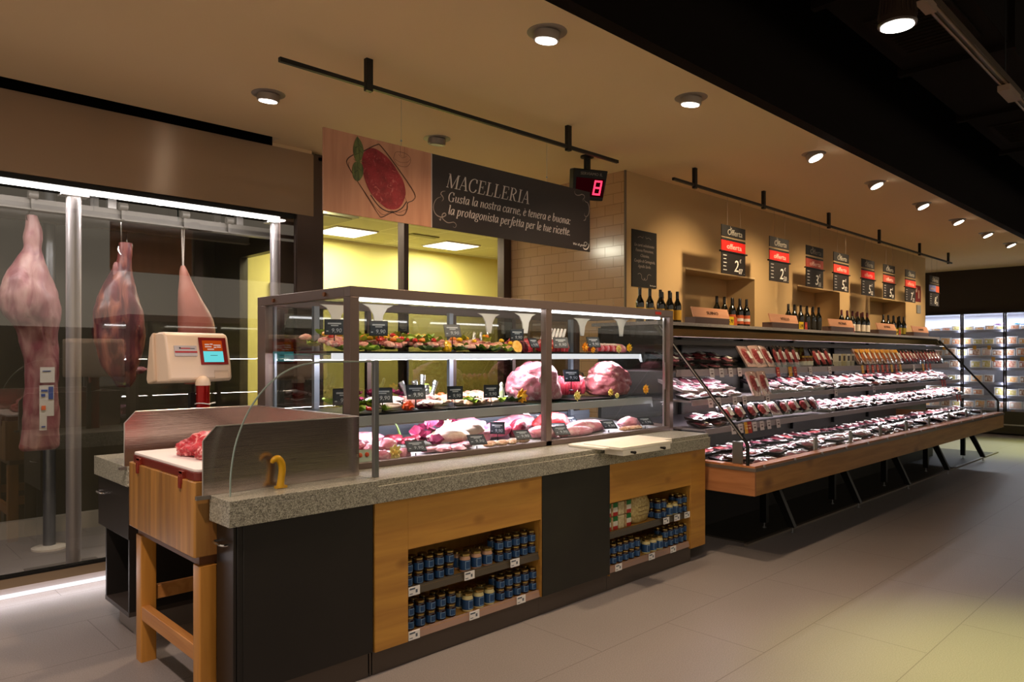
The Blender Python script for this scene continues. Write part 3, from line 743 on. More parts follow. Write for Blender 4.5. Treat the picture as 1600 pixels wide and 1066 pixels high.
part('front_panel', MB().box(3.153, 3.797, 2.970, 2.999, .116, .836), mat('green_black', '17160f', .5, col2='1e1d14', scale=4), t, bevel=.002)
part('carcass', MB().box(3.158, 3.792, 3.0, 3.46, .115, .836), DARK, t)
part('kick_plate', MB().box(3.153, 3.797, 3.0, 3.5, 0, .114), KICK, t)
# staff side cabinets closing the back
t = thing('dark_cabinet', 'dark staff-side cabinet under the meat case', 'cabinet', (3.5, 4.2, 0), 'counter cabinets')
part('body', MB().box(2.06, 4.98, 3.52, 4.58, .10, .838), DARK, t)
part('kick_plate', MB().box(2.1, 4.8, 3.55, 4.5, 0, .10), KICK, t)
# drawer unit behind the block
t = thing('drawer_cabinet', 'dark drawer cabinet behind the butcher block with open lower shelf', 'cabinet', (1.6, 4.6, 0), 'counter cabinets')
part('drawer', MB().box(1.28, 1.98, 4.32, 4.885, .54, .838), mat('dark_door', '241e1b', .35, .2), t, bevel=.002)
part('side_board', MB().box(1.285, 1.98, 4.735, 4.755, .14, .54), DARK, t)
part('side_board', MB().box(1.285, 1.98, 4.32, 4.34, .14, .54), DARK, t)
part('back_board', MB().box(1.96, 1.98, 4.34, 4.735, .14, .54), DARK, t)
part('bottom_shelf', MB().box(1.283, 1.98, 4.32, 4.757, .115, .14), mat('shelf_grey_brown', '3c3430', .5), t)
part('handle', bow_handle(1.28, 4.70, 4.81, .75), CHROME, t, 'bright bow handle')
part('kick_plate', MB().box(1.33, 1.98, 4.33, 4.65, 0, .115), mat('kick_light', '8a807a', .4, .4), t)

# ------------------------------------------------------------------ butcher block on legs
t = thing('butcher_block', 'thick striped wooden butcher block on four legs at the counter end', 'chopping block', (1.6, 3.6, 0))
part('block', MB().rbox(1.20, 1.96, 3.176, 4.05, .683, 1.008, .012), BLOCKW, t, bevel=.003)
part('apron', MB().box(1.235, 1.93, 3.21, 4.01, .640, .683), mat('apron_brown', '6a4226', .5), t)
for lx in (1.225, 1.865):
    for ly in (3.178, 3.935):
        part('leg', MB().rbox(lx, lx + .075, ly, ly + .078, 0, .640, .006), LEGW, t)
part('stretcher', MB().box(1.228, 1.268, 3.25, 3.94, .215, .285), STRW, t, bevel=.003)
part('stretcher', MB().box(1.30, 1.865, 3.955, 3.99, .30, .37), STRW, t, bevel=.003)
part('stretcher', MB().box(1.30, 1.865, 3.20, 3.235, .30, .37), STRW, t, bevel=.003)
t = thing('cutting_board', 'white cutting board in a dark red clip frame lying on the butcher block', 'cutting board', (1.6, 3.6, 1.01))
part('frame', MB().rbox(1.212, 1.95, 3.19, 4.035, 1.009, 1.046, .03, n=4), mat('red_frame', '6b2015', .35), t, bevel=.002)
part('board', MB().rbox(1.216, 1.946, 3.194, 4.031, 1.046, 1.060, .03, n=4), mat('white_board', 'e6dbd8', .5), t, bevel=.003)
for y in (3.33, 3.90):
    part('clip', MB().box(1.198, 1.212, y - .02, y + .02, .985, 1.04).box(1.192, 1.2, y - .013, y + .013, .965, 1.02).box(1.198, 1.204, y - .022, y + .022, 1.028, 1.042), mat('clip_red', '7c2a1c', .3), t, bevel=.0015)

# steel splash guard round the block
def plate(y, th, x0=1.228, x1=1.998, z0=.951, z1=1.246):
    return MB().prism([(x0, z0), (x0, z1 - .06), (x0 + .055, z1), (x1, z1), (x1, z0)], y, y + th, 'y')
t = thing('steel_splash_guard', 'brushed steel splash guard standing on three sides of the butcher block', 'splash guard', (1.6, 3.7, .95))
part('front_plate', plate(3.150, .003), STEEL, t)
part('rear_plate', plate(4.285, .003, 1.25, 2.0), STEEL, t)
part('end_plate', MB().box(1.998, 2.001, 3.15, 4.288, .951, 1.246), STEEL, t)
part('rim', MB().tube([(1.228, 3.1515, .951), (1.228, 3.1515, 1.186), (1.283, 3.1515, 1.246), (1.998, 3.1515, 1.246), (1.998, 4.2865, 1.246), (1.305, 4.2865, 1.246), (1.25, 4.2865, 1.186), (1.25, 4.2865, .951)], .0035, 6), ALU, t)
part('foot_flange', MB().box(1.20, 1.258, 3.145, 3.165, .935, .951), mat('flange_grey', '77716a', .4, .5), t)
part('foot_flange', MB().box(1.22, 1.258, 4.27, 4.29, .935, .951), mat('flange_grey', '77716a', .4, .5), t)

# curved glass guard
cp = [(1.304, .951), (1.306, 1.05), (1.330, 1.185), (1.386, 1.315), (1.47, 1.42), (1.575, 1.49), (1.70, 1.519), (1.85, 1.523), (2.02, 1.523), (2.02, .951)]
cs = crom(cp[:8], 5) + cp[8:]
t = thing('glass_guard', 'clear glass guard with one big rounded corner beside the meat case', 'glass screen', (1.7, 3.05, .95))
part('pane', MB().prism(cs, 3.046, 3.054, 'y'), GLASS, t, smooth=20)
part('pane_edge', MB().tube([(x, 3.05, z) for x, z in cs[:-1]], .0042, 6), mat('glass_edge', '93a39c', .15, .3), t)
part('post', MB().box(2.018, 2.044, 3.036, 3.062, .951, 1.53), GREYM, t, bevel=.002)

# knife
t = thing('knife', 'knife with hooked yellow handle standing blade-down in the granite slot', 'knife', (1.545, 3.10, .95))
kp = [(1.553, .953, .019), (1.557, .985, .016), (1.563, 1.03, .0165), (1.558, 1.065, .017), (1.541, 1.086, .016), (1.520, 1.080, .012), (1.512, 1.068, .007)]
kk = crom(kp, 4)
kh = MB().tube([(a, 3.098, b) for a, b, c in kk], [c for a, b, c in kk], 12)
kh.box(1.530, 1.583, 3.086, 3.110, .951, .962)
part('handle', kh, mat('knife_yellow', 'e2a90c', .35), t, bevel=.002)
part('blade', MB().box(1.540, 1.572, 3.097, 3.099, .85, .951), CHROME, t)

# white plastic board resting over the counter edge
t = thing('serving_board', 'thick white plastic serving board overhanging the granite in front of the meat case', 'cutting board', (4.0, 2.97, .95))
part('board', MB().rbox(3.64, 4.42, 2.90, 3.20, .951, .966, .01).rbox(3.70, 4.27, 2.80, 3.12, .952, .972, .01), mat('board_ivory', 'efe8d8', .5), t, bevel=.003)
part('front_lip', MB().box(3.72, 4.25, 2.802, 2.955, .915, .952), mat('board_ivory', 'efe8d8', .5), t, bevel=.004)
for x in (3.80, 4.13):
    part('knob', MB().tube([(x, 2.806, .935), (x, 2.775, .935)], [.006, .009], 10).tube([(x, 2.775, .935), (x, 2.766, .935)], [.011, .009], 10), BLACKM, t)

# ------------------------------------------------------------------ glass meat case
X0, X1, YF, YR, ZB, ZT = 2.047, 5.05, 3.306, 4.386, .951, 1.917
t = thing('meat_display_case', 'long brown-framed glass meat display case standing on the granite counter', 'display case', (3.55, 3.85, .95))
CASE = t
f = MB()
for y in (YF, YR - .06): f.box(X0, X1, y, y + .06, ZT - .055, ZT)
for x in (X0, X1 - .055): f.box(x, x + .055, YF + .06, YR - .06, ZT - .055, ZT)
f.box(X0, X0 + .055, YF, YF + .068, ZB, ZT - .055).box(X1 - .05, X1, YF, YF + .06, ZB, ZT - .055)
f.box(X0, X0 + .05, YR - .105, YR, ZB, ZT - .055).box(X1 - .05, X1, YR - .09, YR, ZB, ZT - .055)
f.box(3.545, 3.60, YF, YF + .05, ZB, ZT - .055)
f.box(X0 + .055, X1 - .05, YF, YF + .04, ZB, .983).box(X0 + .05, X1 - .05, YR - .05, YR, ZB, 1.06)
f.box(X0, X0 + .04, YF + .068, YR - .1, ZB, 1.0).box(X1 - .04, X1, YF + .06, YR - .09, ZB, 1.0)
part('frame', f, mat('case_frame', '75655f', .36, .5), t, bevel=.002)
part('front_pane', MB().box(X0 + .05, 3.545, YF + .012, YF + .018, .983, ZT - .055), GLASSC, t)
part('front_pane', MB().box(3.60, X1 - .05, YF + .030, YF + .036, .983, ZT - .055), GLASSC, t)
part('side_pane', MB().box(X0 + .012, X0 + .018, YF + .068, YR - .1, 1.0, ZT - .055), GLASSC, t)
part('side_pane', MB().box(X1 - .018, X1 - .012, YF + .06, YR - .09, 1.0, ZT - .055), GLASSC, t)
part('top_pane', MB().box(X0 + .05, X1 - .05, YF + .06, YR - .06, ZT - .012, ZT - .006), GLASSC, t)
# rear sliding doors with slim uprights
for i, (a, b_) in enumerate([(X0 + .05, 2.86), (2.82, 3.64), (3.60, 4.28), (4.24, X1 - .05)]):
    y = YR - .04 + (.014 if i % 2 else 0)
    d = part('rear_door', MB().box(a, b_, y, y + .005, 1.06, ZT - .055), glass_mat('rear_glass', (.50, .49, .44), 2.0, base=.03), t)
    sub('door_edge', MB().box(a, a + .035, y - .004, y + .009, 1.06, ZT - .055).box(b_ - .035, b_, y - .004, y + .009, 1.06, ZT - .055), BROWN, d)
part('edge_profile', MB().box(X1 - .07, X1 - .052, YF + .04, YF + .055, .985, ZT - .06), ALU, t)
part('door_handle', MB().box(X1 - .075, X1 - .06, YF + .028, YF + .045, 1.28, 1.50), ALU, t)
part('edge_profile', MB().box(X0 + .055, X0 + .07, YR - .12, YR - .1, 1.0, ZT - .06), mat('blue_grey', '8c96a4', .3, .5), t)
part('edge_profile', MB().box(2.018, 2.0, 0, 0, 0, 0) if False else MB().box(X1 - .05 - .4, X1 - .05, YF + .01, YF + .012, ZT - .056, ZT - .054), mat('blue_grey', '8c96a4', .3, .5), t)
part('red_label', MB().box(4.80, 4.88, YF - .0015, YF, ZT - .04, ZT - .018), mat('label_red', 'b02a20', .5), t)
for yy in (3.56, 4.16): part('screw', MB().tube([(X0, yy, ZT - .03), (X0 - .012, yy, ZT - .03)], .012, 10), mat('brass', '9a6a4a', .3, .9), t)
part('led_tube', MB().tube([(X0 + .07, YF + .085, ZT - .062), (X1 - .07, YF + .085, ZT - .062)], .008, 8), LEDW, t)
part('top_channel', MB().box(X0 + .055, X1 - .055, YF + .06, YF + .115, ZT - .052, ZT - .04), ALU, t)
BG = mat('blue_grey', '8c96a4', .3, .5)
for x in (2.30, 3.385, 4.72):
    part('upright', MB().box(x - .018, x + .018, 4.10, 4.13, .99, ZT - .056), BG, t)
GUS = mat('gusset_white', 'e9edf0', .35)
for x, y in ((2.33, 3.92), (2.50, 3.72), (3.62, 3.95), (3.80, 3.75), (4.62, 3.9), (4.95, 3.75)):
    g = [(x - .11, ZT - .056), (x - .065, ZT - .075), (x - .035, ZT - .12), (x - .02, ZT - .20), (x + .02, ZT - .20), (x + .035, ZT - .12), (x + .065, ZT - .075), (x + .11, ZT - .056)]
    part('white_gusset', MB().prism(g, y, y + .008, 'y'), GUS, t)
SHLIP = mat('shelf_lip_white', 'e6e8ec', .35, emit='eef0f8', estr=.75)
s1 = part('glass_shelf', MB().box(X0 + .06, 4.99, 3.60, 4.15, 1.556, 1.564), mat('green_glass_shelf', '3f5a50', .1), t)
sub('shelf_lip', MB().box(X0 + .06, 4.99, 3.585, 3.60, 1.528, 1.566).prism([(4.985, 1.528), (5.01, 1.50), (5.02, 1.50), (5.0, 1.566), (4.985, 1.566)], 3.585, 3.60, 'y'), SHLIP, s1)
s2 = part('glass_shelf', MB().box(X0 + .06, 5.0, 3.50, 4.15, 1.203, 1.211), mat('green_glass_shelf', '3f5a50', .1), t)
sub('shelf_lip', MB().box(X0 + .06, 5.0, 3.485, 3.50, 1.160, 1.213).prism([(4.995, 1.160), (5.015, 1.13), (5.025, 1.13), (5.01, 1.213), (4.995, 1.213)], 3.485, 3.50, 'y'), mat('shelf_lip_grey', 'a3a8ac', .35, .2), s2)
DK = MB().add([(X0 + .05, 3.346, .970), (X1 - .05, 3.346, .970), (X1 - .05, 4.10, 1.01), (X0 + .05, 4.10, 1.01), (X0 + .05, 3.346, .955), (X1 - .05, 3.346, .955), (X1 - .05, 4.10, .955), (X0 + .05, 4.10, .955)],
              [(0, 1, 2, 3), (7, 6, 5, 4), (4, 5, 1, 0), (5, 6, 2, 1), (6, 7, 3, 2), (7, 4, 0, 3)])
part('deck', DK, mat('deck_steel', 'c8cdd2', .3, .4), t)
part('deck_upstand', MB().box(X0 + .05, X1 - .05, 4.14, 4.16, .955, 1.075).box(X0 + .05, X1 - .05, 4.135, 4.14, 1.03, 1.05), BG, t)

# ------------------------------------------------------------------ scale
t = thing('shop_scale', 'cream butcher scale display head on a red column behind the chopping block', 'scale', (1.71, 4.58, .95))
M = Matrix.Translation((1.72, 4.58, 0)) @ Matrix.Rotation(math.radians(12), 4, 'Z')
def LB(fn):
    b = MB(); fn(b); return b.xf(M)
prof = [(-.075, 1.395), (-.095, 1.41), (-.085, 1.50), (-.05, 1.66), (-.035, 1.685), (-.01, 1.693), (.05, 1.690), (.075, 1.66), (.10, 1.40), (.09, 1.385)]
part('housing', LB(lambda b: b.prism(prof, -.205, .215, 'x')), mat('scale_cream', 'dcc6b0', .4), t, bevel=.012)
def back(b): b.prism([(.035, 1.40), (.06, 1.69), (.09, 1.66), (.125, 1.41), (.11, 1.38)], -.222, .20, 'x')
part('back_cover', LB(back), mat('scale_shade', 'cdb59c', .45), t, bevel=.008)
fa = math.atan2(.035, .16)
MF = M @ Matrix.Translation((0, -.0675, 1.58)) @ Matrix.Rotation(-fa + .0, 4, 'X')
def FB(fn):
    b = MB(); fn(b); return b.xf(MF)
scr = part('screen', FB(lambda b: b.box(.005, .19, -.006, .012, -.085, .085)), mat('screen_frame_red', '7d130f', .3), t)
def scr1(b):
    b.box(.025, .160, -.0075, -.006, .0, .066)
    b.box(.025, .160, -.0075, -.006, -.070, -.002, 1)
    for k, (a, c, z) in enumerate([(.04, .07, .04), (.075, .095, .042), (.10, .15, .036), (.04, .085, .026), (.10, .118, .022), (.122, .150, .024), (.055, .10, .010)]):
        b.box(a, c, -.0082, -.0075, z - .003, z + .004, 2)
    b.box(.07, .12, -.0082, -.0075, -.03, -.027, 3)
sub('screen_picture', FB(scr1), [emis('scr_orange', 'c24a14', .75), emis('scr_cyan', '6fe0e4', .9), emis('scr_white', 'e8c8b8', .7), mat('scr_ink', '2c5a60', .5)], scr)
def lab(b):
    b.box(-.16, -.015, -.0065, .0, -.032, .032); b.box(-.16, -.015, -.0075, -.0065, -.012, -.002, 1)
    b.box(-.13, -.12, -.0075, -.0065, .012, .022, 2); b.box(-.12, -.06, -.0075, -.0065, .012, .018, 1); b.box(-.06, -.03, -.0075, -.0065, .012, .016, 2)
part('name_label', FB(lab), [mat('label_grey', 'b7b2b8', .4), mat('label_red2', 'a51f28', .4), mat('label_navy', '1f2338', .4)], t)
part('service_flap', FB(lambda b: b.box(.09, .19, .004, .014, -.17, -.10)), mat('flap', 'c4ae98', .4), t)
part('dome', MB().lathe([(.043, 1.372), (.043, 1.39), (.036, 1.41), (.02, 1.425), (.001, 1.43)], (1.745, 4.478, 0), 20), mat('scale_cream', 'dcc6b0', .4), t)
part('column', MB().lathe([(.040, .951), (.040, 1.372)], (1.745, 4.478, 0), 24), mat('column_red', '8d0d0a', .15, .5), t)
part('cable_tie', MB().tube([(1.745 + .045 * math.cos(a), 4.478 + .045 * math.sin(a), 1.262 + .004 * math.sin(a * 2)) for a in [2 * PI * k / 18 for k in range(18)]], .003, 5, closed=True).tube([(1.79, 4.46, 1.262), (1.81, 4.45, 1.266)], .004, 6), PAPER, t)
part('cable_duct', MB().box(1.68, 1.71, 4.50, 4.54, .951, 1.33), BLACKM, t)

# ================================================================== hanging butcher sign
t = thing('hanging_sign', 'long hanging butcher sign with a steak picture beside white italic lettering', 'sign', (3.25, 3.66, 2.6))
TANP = mat('sign_tan', 'b07a5e', .6, col2='c08a6c', scale=3, stretch=(6, 1, .6))
part('picture_board', MB().box(2.09, 2.852, 3.655, 3.665, 2.366, 2.834), TANP, t)
part('text_board', MB().box(2.858, 4.42, 3.655, 3.665, 2.366, 2.834), mat('sign_brown_black', '1f1512', .55), t)
part('joint_strip', MB().box(2.850, 2.858, 3.653, 3.666, 2.366, 2.834), mat('strip_pale', 'b9a6a0', .4), t)
ys = 3.6538
def flat(mb, pts, y, m=0): return mb.prism(pts, y, y + .0012, 'y', m)
steak = [(2.358, 2.746), (2.39, 2.772), (2.436, 2.779), (2.508, 2.751), (2.56, 2.71), (2.598, 2.668), (2.630, 2.63), (2.647, 2.589), (2.653, 2.55), (2.643, 2.513), (2.62, 2.47), (2.583, 2.442), (2.523, 2.436), (2.48, 2.455), (2.436, 2.482), (2.40, 2.515), (2.372, 2.56), (2.348, 2.624), (2.341, 2.683), (2.345, 2.72)]
stc = crom(steak + [steak[0]], 3)[:-1]
part('steak_picture', flat(MB(), stc, 3.6525), meat_mat('steak_print', '7a1018', '98202a', 'b85a58', 26, .66, .6, 2.0, 14), t)
lf = MB()
flat(lf, crom([(2.309, 2.828), (2.338, 2.795), (2.351, 2.75), (2.334, 2.693), (2.3, 2.684), (2.281, 2.737), (2.289, 2.785), (2.309, 2.828)], 3)[:-1], 3.6515)
flat(lf, crom([(2.317, 2.684), (2.344, 2.665), (2.348, 2.612), (2.317, 2.568), (2.286, 2.578), (2.274, 2.623), (2.286, 2.667), (2.317, 2.684)], 3)[:-1], 3.6515)
flat(lf, [(2.28, 2.69), (2.315, 2.682), (2.36, 2.693), (2.315, 2.676)], 3.651)
part('leaf_picture', lf, mat('leaf_print', '3f4a22', .6, col2='6a7034', scale=22, stretch=(2, 1, .6)), t)
vn = MB()
for a, b_ in (((2.31, 2.82), (2.325, 2.69)), ((2.31, 2.675), (2.315, 2.575)), ((2.318, 2.78), (2.34, 2.765)), ((2.318, 2.75), (2.345, 2.735)), ((2.314, 2.77), (2.292, 2.755)), ((2.318, 2.73), (2.29, 2.715)), ((2.312, 2.65), (2.335, 2.63)), ((2.312, 2.63), (2.285, 2.61))):
    ribbon(vn, [a, b_], .0025, 3.6508)
part('leaf_veins', vn, mat('leaf_vein', '2c3418', .7), t)
ln = MB(); INK = mat('sketch_ink', '3a2620', .8)
tr_o = [(2.351, 2.75), (2.443, 2.806), (2.479, 2.8), (2.60, 2.69), (2.72, 2.563), (2.713, 2.517), (2.67, 2.492), (2.666, 2.454), (2.643, 2.416), (2.598, 2.407), (2.553, 2.416), (2.479, 2.379), (2.45, 2.399), (2.35, 2.52), (2.249, 2.642), (2.243, 2.682), (2.283, 2.716)]
ribbon(ln, crom(tr_o, 4), .0035, 3.6535)
ribbon(ln, crom([(x * .985 + .036, z * .985 + .038) for x, z in tr_o], 4), .002, 3.6535)
ribbon(ln, crom([(2.355, 2.739), (2.429, 2.778), (2.52, 2.69), (2.666, 2.492), (2.628, 2.436), (2.583, 2.424), (2.545, 2.425), (2.479, 2.397), (2.38, 2.49), (2.262, 2.627), (2.255, 2.667)], 4), .0025, 3.6535)
ribbon(ln, crom([(2.40, 2.50), (2.47, 2.435), (2.55, 2.42), (2.62, 2.45), (2.66, 2.50)], 4), .007, 3.6535)
ribbon(ln, crom([(2.568, 2.759), (2.564, 2.743), (2.598, 2.712), (2.658, 2.713), (2.689, 2.747), (2.685, 2.778), (2.643, 2.795), (2.583, 2.79), (2.568, 2.759)], 4), .002, 3.6535)
ribbon(ln, crom([(2.571, 2.745), (2.613, 2.733), (2.666, 2.743), (2.688, 2.765)], 4), .0015, 3.6535)
ribbon(ln, [(2.614, 2.833), (2.614, 2.777), (2.643, 2.770), (2.645, 2.834)], .002, 3.6535)
ribbon(ln, crom([(2.60, 2.78), (2.628, 2.762), (2.66, 2.778)], 4), .0015, 3.6535)
part('sketch_lines', ln, INK, t)
tx = MB()
serif('MACELLERIA', 2.972, 2.640, .092, .765, ys, tx, .24)
part('lettering', tx, WRITE, t)
tx = MB()
serif('Gusta la nostra carne, e`tenera e buona:'.replace('e`', 'e` '), 2.985, 2.551, .062, 1.20, ys, tx, .2)
part('lettering', tx, WRITE, t)
tx = MB()
serif('la protagonista perfetta per le tue ricette.', 2.985, 2.467, .062, 1.20, ys, tx, .2)
part('lettering', tx, WRITE, t)
fl = MB(); tp = lambda dx, dz, u: .0015 + .0055 * math.sin(PI * min(1, u * 1.05))
SCR = mat('scroll_grey', '94867f', .7)
for pts in ([(2.966, 2.612), (2.94, 2.605), (2.929, 2.588), (2.942, 2.577), (2.95, 2.56), (2.937, 2.543)],
            [(2.935, 2.572), (2.896, 2.553), (2.872, 2.515), (2.872, 2.476), (2.896, 2.448), (2.937, 2.441), (2.97, 2.458), (2.961, 2.470), (2.941, 2.458), (2.945, 2.432), (2.986, 2.412), (3.037, 2.421), (3.058, 2.404), (3.045, 2.387), (3.03, 2.392)],
            [(4.238, 2.817), (4.238, 2.798), (4.262, 2.787), (4.297, 2.792), (4.32, 2.802), (4.35, 2.797), (4.352, 2.78), (4.333, 2.765), (4.34, 2.748)],
            [(4.34, 2.77), (4.365, 2.752), (4.393, 2.745), (4.410, 2.708), (4.402, 2.66), (4.375, 2.637), (4.352, 2.645), (4.355, 2.66)], [(4.372, 2.635), (4.362, 2.61), (4.339, 2.602)], [(2.93, 2.44), (2.925, 2.42), (2.915, 2.43)]):
    ribbon(fl, crom(pts, 5), tp, ys)
part('scroll_ornament', fl, SCR, t)
lg = text_mb('Vivi di gusto', .026, .3, width=.15)
lg.xf(Matrix.Translation((4.215, 3.6545, 2.402)))
ribbon(lg, crom([(4.335, 2.395), (4.35, 2.382), (4.38, 2.384), (4.402, 2.405), (4.405, 2.43)], 4), lambda a, b, u: .002 + .008 * math.sin(PI * u), ys - .0002)
ribbon(lg, crom([(4.35, 2.41), (4.35, 2.43), (4.37, 2.437), (4.385, 2.425), (4.37, 2.412)], 4), .003, ys - .0002)
part('small_logo', lg, CHALK, t)
for x in (2.625, 3.93):
    part('wire', MB().tube([(x, 3.66, 2.83), (x, 3.66, 3.128)], .0012, 4).lathe([(.004, 0), (.006, .006), (.004, .012)], (x, 3.66, 2.862), 8), GREYM, t)

# number display
t = thing('queue_display', 'black ceiling queue number display showing a red 8', 'display', (4.915, 4.085, CEIL))
MD = Matrix.Translation((4.915, 4.085, 3.045)) @ Matrix.Rotation(math.radians(-24), 4, 'Z') @ Matrix.Rotation(math.radians(10), 4, 'X')
b = MB().prism([(-.155, -.13), (.135, -.13), (.165, .13), (-.165, .13)], -.04, .05, 'y').xf(MD)
part('housing', b, BLACKM, t, bevel=.008)
b = MB().box(-.135, .135, -.0425, -.041, -.10, .055).xf(MD)
part('red_window', b, emis('red_window', '2a0205', .6), t)
seg = MB()
def sg(x, z, w, h): seg.add([(x + .0 + z * .12, -.044, z), (x + w + z * .12, -.044, z), (x + w + (z + h) * .12, -.044, z + h), (x + (z + h) * .12, -.044, z + h)], [(0, 1, 2, 3)])
sx = .035
sg(sx, -.085, .075, .016); sg(sx, -.030, .075, .016); sg(sx, .025, .075, .016)
sg(sx, -.070, .016, .042); sg(sx + .06, -.070, .016, .042); sg(sx, -.014, .016, .040); sg(sx + .06, -.014, .016, .040)
seg.xf(MD)
part('digit', seg, emis('digit_red', (1, .03, .08), 2.6), t)
tt = text_mb('SERVIAMO IL', .034, 0, width=.21); tt.xf(MD @ Matrix.Translation((-.10, -.0425, .08)))
part('lettering', tt, mat('display_grey', '8a8078', .6), t)
part('ceiling_mount', MB().lathe([(.03, 3.165), (.03, 3.28), (.06, 3.285), (.06, 3.3)], (4.915, 4.095, 0), 16), BLACKM, t)
solo('wall_box', MB().box(5.50, 5.546, 4.62, 4.78, 2.83, 2.96), mat('box_beige', 'b8a58c', .5), 'small beige junction box on the tiled wall under the queue display', 'junction box')

# black poster on the cream wall
t = thing('wall_poster', 'narrow black poster with white script on the cream wall', 'poster', (5.85, 4.155, 2.5))
part('board', MB().box(5.640, 6.045, 4.148, 4.156, 2.215, 2.76), SLATE, t)
tb = MB()
for txt, z, wd, x in (('Le carni selezionate:', 2.605, .33, 5.84), ('Fassona Piemontese,', 2.555, .29, 5.84), ('Chianina,', 2.505, .14, 5.84), ('Coniglio di Carmagnola,', 2.452, .34, 5.84), ('Agnello Sardo.', 2.402, .21, 5.84)):
    s_ = len(tb.v); text_mb(txt, .042, .3, width=wd, mb=tb); tb.xf(Matrix.Translation((x - wd / 2, 4.147, z)), s_)
part('lettering', tb, mat('poster_script', '8f827c', .7), t)
fl = MB()
for sgn in (-1, 1):
    ribbon(fl, crom([(5.84 + sgn * .11, 2.335), (5.84 + sgn * .08, 2.345), (5.84 + sgn * .05, 2.33), (5.84 + sgn * .045, 2.30), (5.84 + sgn * .02, 2.285), (5.84, 2.29), (5.84 + sgn * .012, 2.305)], 4), .004, 4.147)
    ribbon(fl, crom([(5.84 + sgn * .11, 2.685), (5.84 + sgn * .07, 2.70), (5.84 + sgn * .03, 2.69), (5.84 + sgn * .02, 2.71)], 4), .003, 4.147)
part('scroll_ornament', fl, SCR, t)
lg = text_mb('Vivi di gusto', .018, .3, width=.10); lg.xf(Matrix.Translation((5.925, 4.147, 2.232)))
part('small_logo', lg, CHALK, t)
t = thing('wall_plate', 'small dark red notice on the far end of the cream wall', 'notice', (13.9, 4.15, 2.6))
part('board', MB().box(13.75, 14.12, 4.147, 4.156, 2.50, 2.78), mat('notice_red', '6a1812', .6), t)
part('marks', MB().box(13.84, 13.92, 4.145, 4.147, 2.66, 2.74).box(13.97, 14.04, 4.145, 4.147, 2.56, 2.70), mat('notice_mark', 'a88a7a', .6), t)
solo('wall_socket', MB().box(13.9, 14.1, 4.14, 4.157, 2.30, 2.44), mat('socket_grey', '8d8a84', .5), 'small grey box under the dark red notice on the far wall end', 'socket')

# offer boards
REDS = [mat('offer_red_bright', 'd01912', .5), mat('offer_red_dull', '9c4030', .5), mat('offer_red_mid', 'b83328', .5)]
OFF = [(6.43, .47, 0, '2', '07', 'first'), (7.43, .46, 0, '2', '50', 'second'), (8.335, .475, 1, '3', '11', 'third'), (9.12, .475, 2, '5', '02', 'fourth'), (10.03, .46, 0, '5', '02', 'fifth'),
       (10.83, .46, 1, '5', '19', 'sixth'), (11.735, .46, 2, '7', '22', 'seventh'), (12.88, .49, 3, '8', '22', 'last')]
for x, wd, rc, d1, d2, nth in OFF:
    t = thing('offer_board', f'hanging black offer board priced {d1} {d2}, {nth} along the rail' if rc != 3 else 'hanging offer board with a blue and orange strip, last along the rail', 'sign', (x + wd / 2, 3.66, 2.6), 'hanging offer boards')
    y = 3.66
    part('top_board', MB().box(x, x + wd, y - .004, y + .004, 2.732, 2.842), SLATE, t)
    part('clip_strip', MB().box(x, x + wd, y - .004, y + .004, 2.692, 2.712).box(x, x + wd, y - .006, y - .004, 2.716, 2.724, 1), [SLATE, mat('strip_tan', '8b7a5c', .5)], t)
    red = REDS[rc] if rc < 3 else mat('offer_blue', '6f7ab4', .5)
    rb = MB().box(x, x + wd, y - .004, y + .004, 2.588, 2.690)
    if rc == 3: rb.box(x + wd * .66, x + wd, y - .0055, y - .004, 2.588, 2.690, 1)
    part('offer_strip', rb, [red, mat('offer_orange', 'd0502a', .5)], t)
    part('clip_bar', MB().box(x - .03, x + wd + .03, y - .012, y + .008, 2.574, 2.588), BLACKM, t)
    part('price_board', MB().box(x, x + wd, y - .004, y + .004, 2.362, 2.573), mat('price_board', '1a1310', .6), t)
    a = text_mb('Offerta', .085, .1, width=wd * .62); a.xf(Matrix.Translation((x + wd * .22, y - .0055, 2.750)))
    s_ = len(a.v); text_mb('le', .05, .1, mb=a); a.xf(Matrix.Translation((x + wd * .34, y - .0055, 2.803)), s_)
    part('lettering', a, mat('chalk_dim', '8d877c', .8), t)
    a = text_mb('offerta' if rc != 3 else 'offerta', .075, .0, width=wd * (.62 if rc != 3 else .45)); a.xf(Matrix.Translation((x + wd * (.2 if rc != 3 else .1), y - .0055, 2.612)))
    part('lettering', a, mat('offer_text', 'e0b8ac', .6), t)
    a = MB()
    def put(txt, size, dx, z, w=None):
        s_ = len(a.v); text_mb(txt, size, .15, width=w, mb=a); a.xf(Matrix.Translation((x + wd * dx, y - .0055, z)), s_)
    put(d1, .165, .50, 2.395, .085); put(d2, .075, .70, 2.378); put('€', .05, .74, 2.49); put('.', .05, .93, 2.378)
    for k in range(5): a.box(x + wd * .06, x + wd * (.2 - .02 * (k % 2)), y - .006, y - .0055, 2.54 - k * .036, 2.546 - k * .036)
    part('price_lettering', a, CHALK, t)
    for xx in (x + wd * .25, x + wd * .8):
        part('wire', MB().tube([(xx, y, 2.842), (xx, y, 3.128)], .0008, 4), BROWN, t)

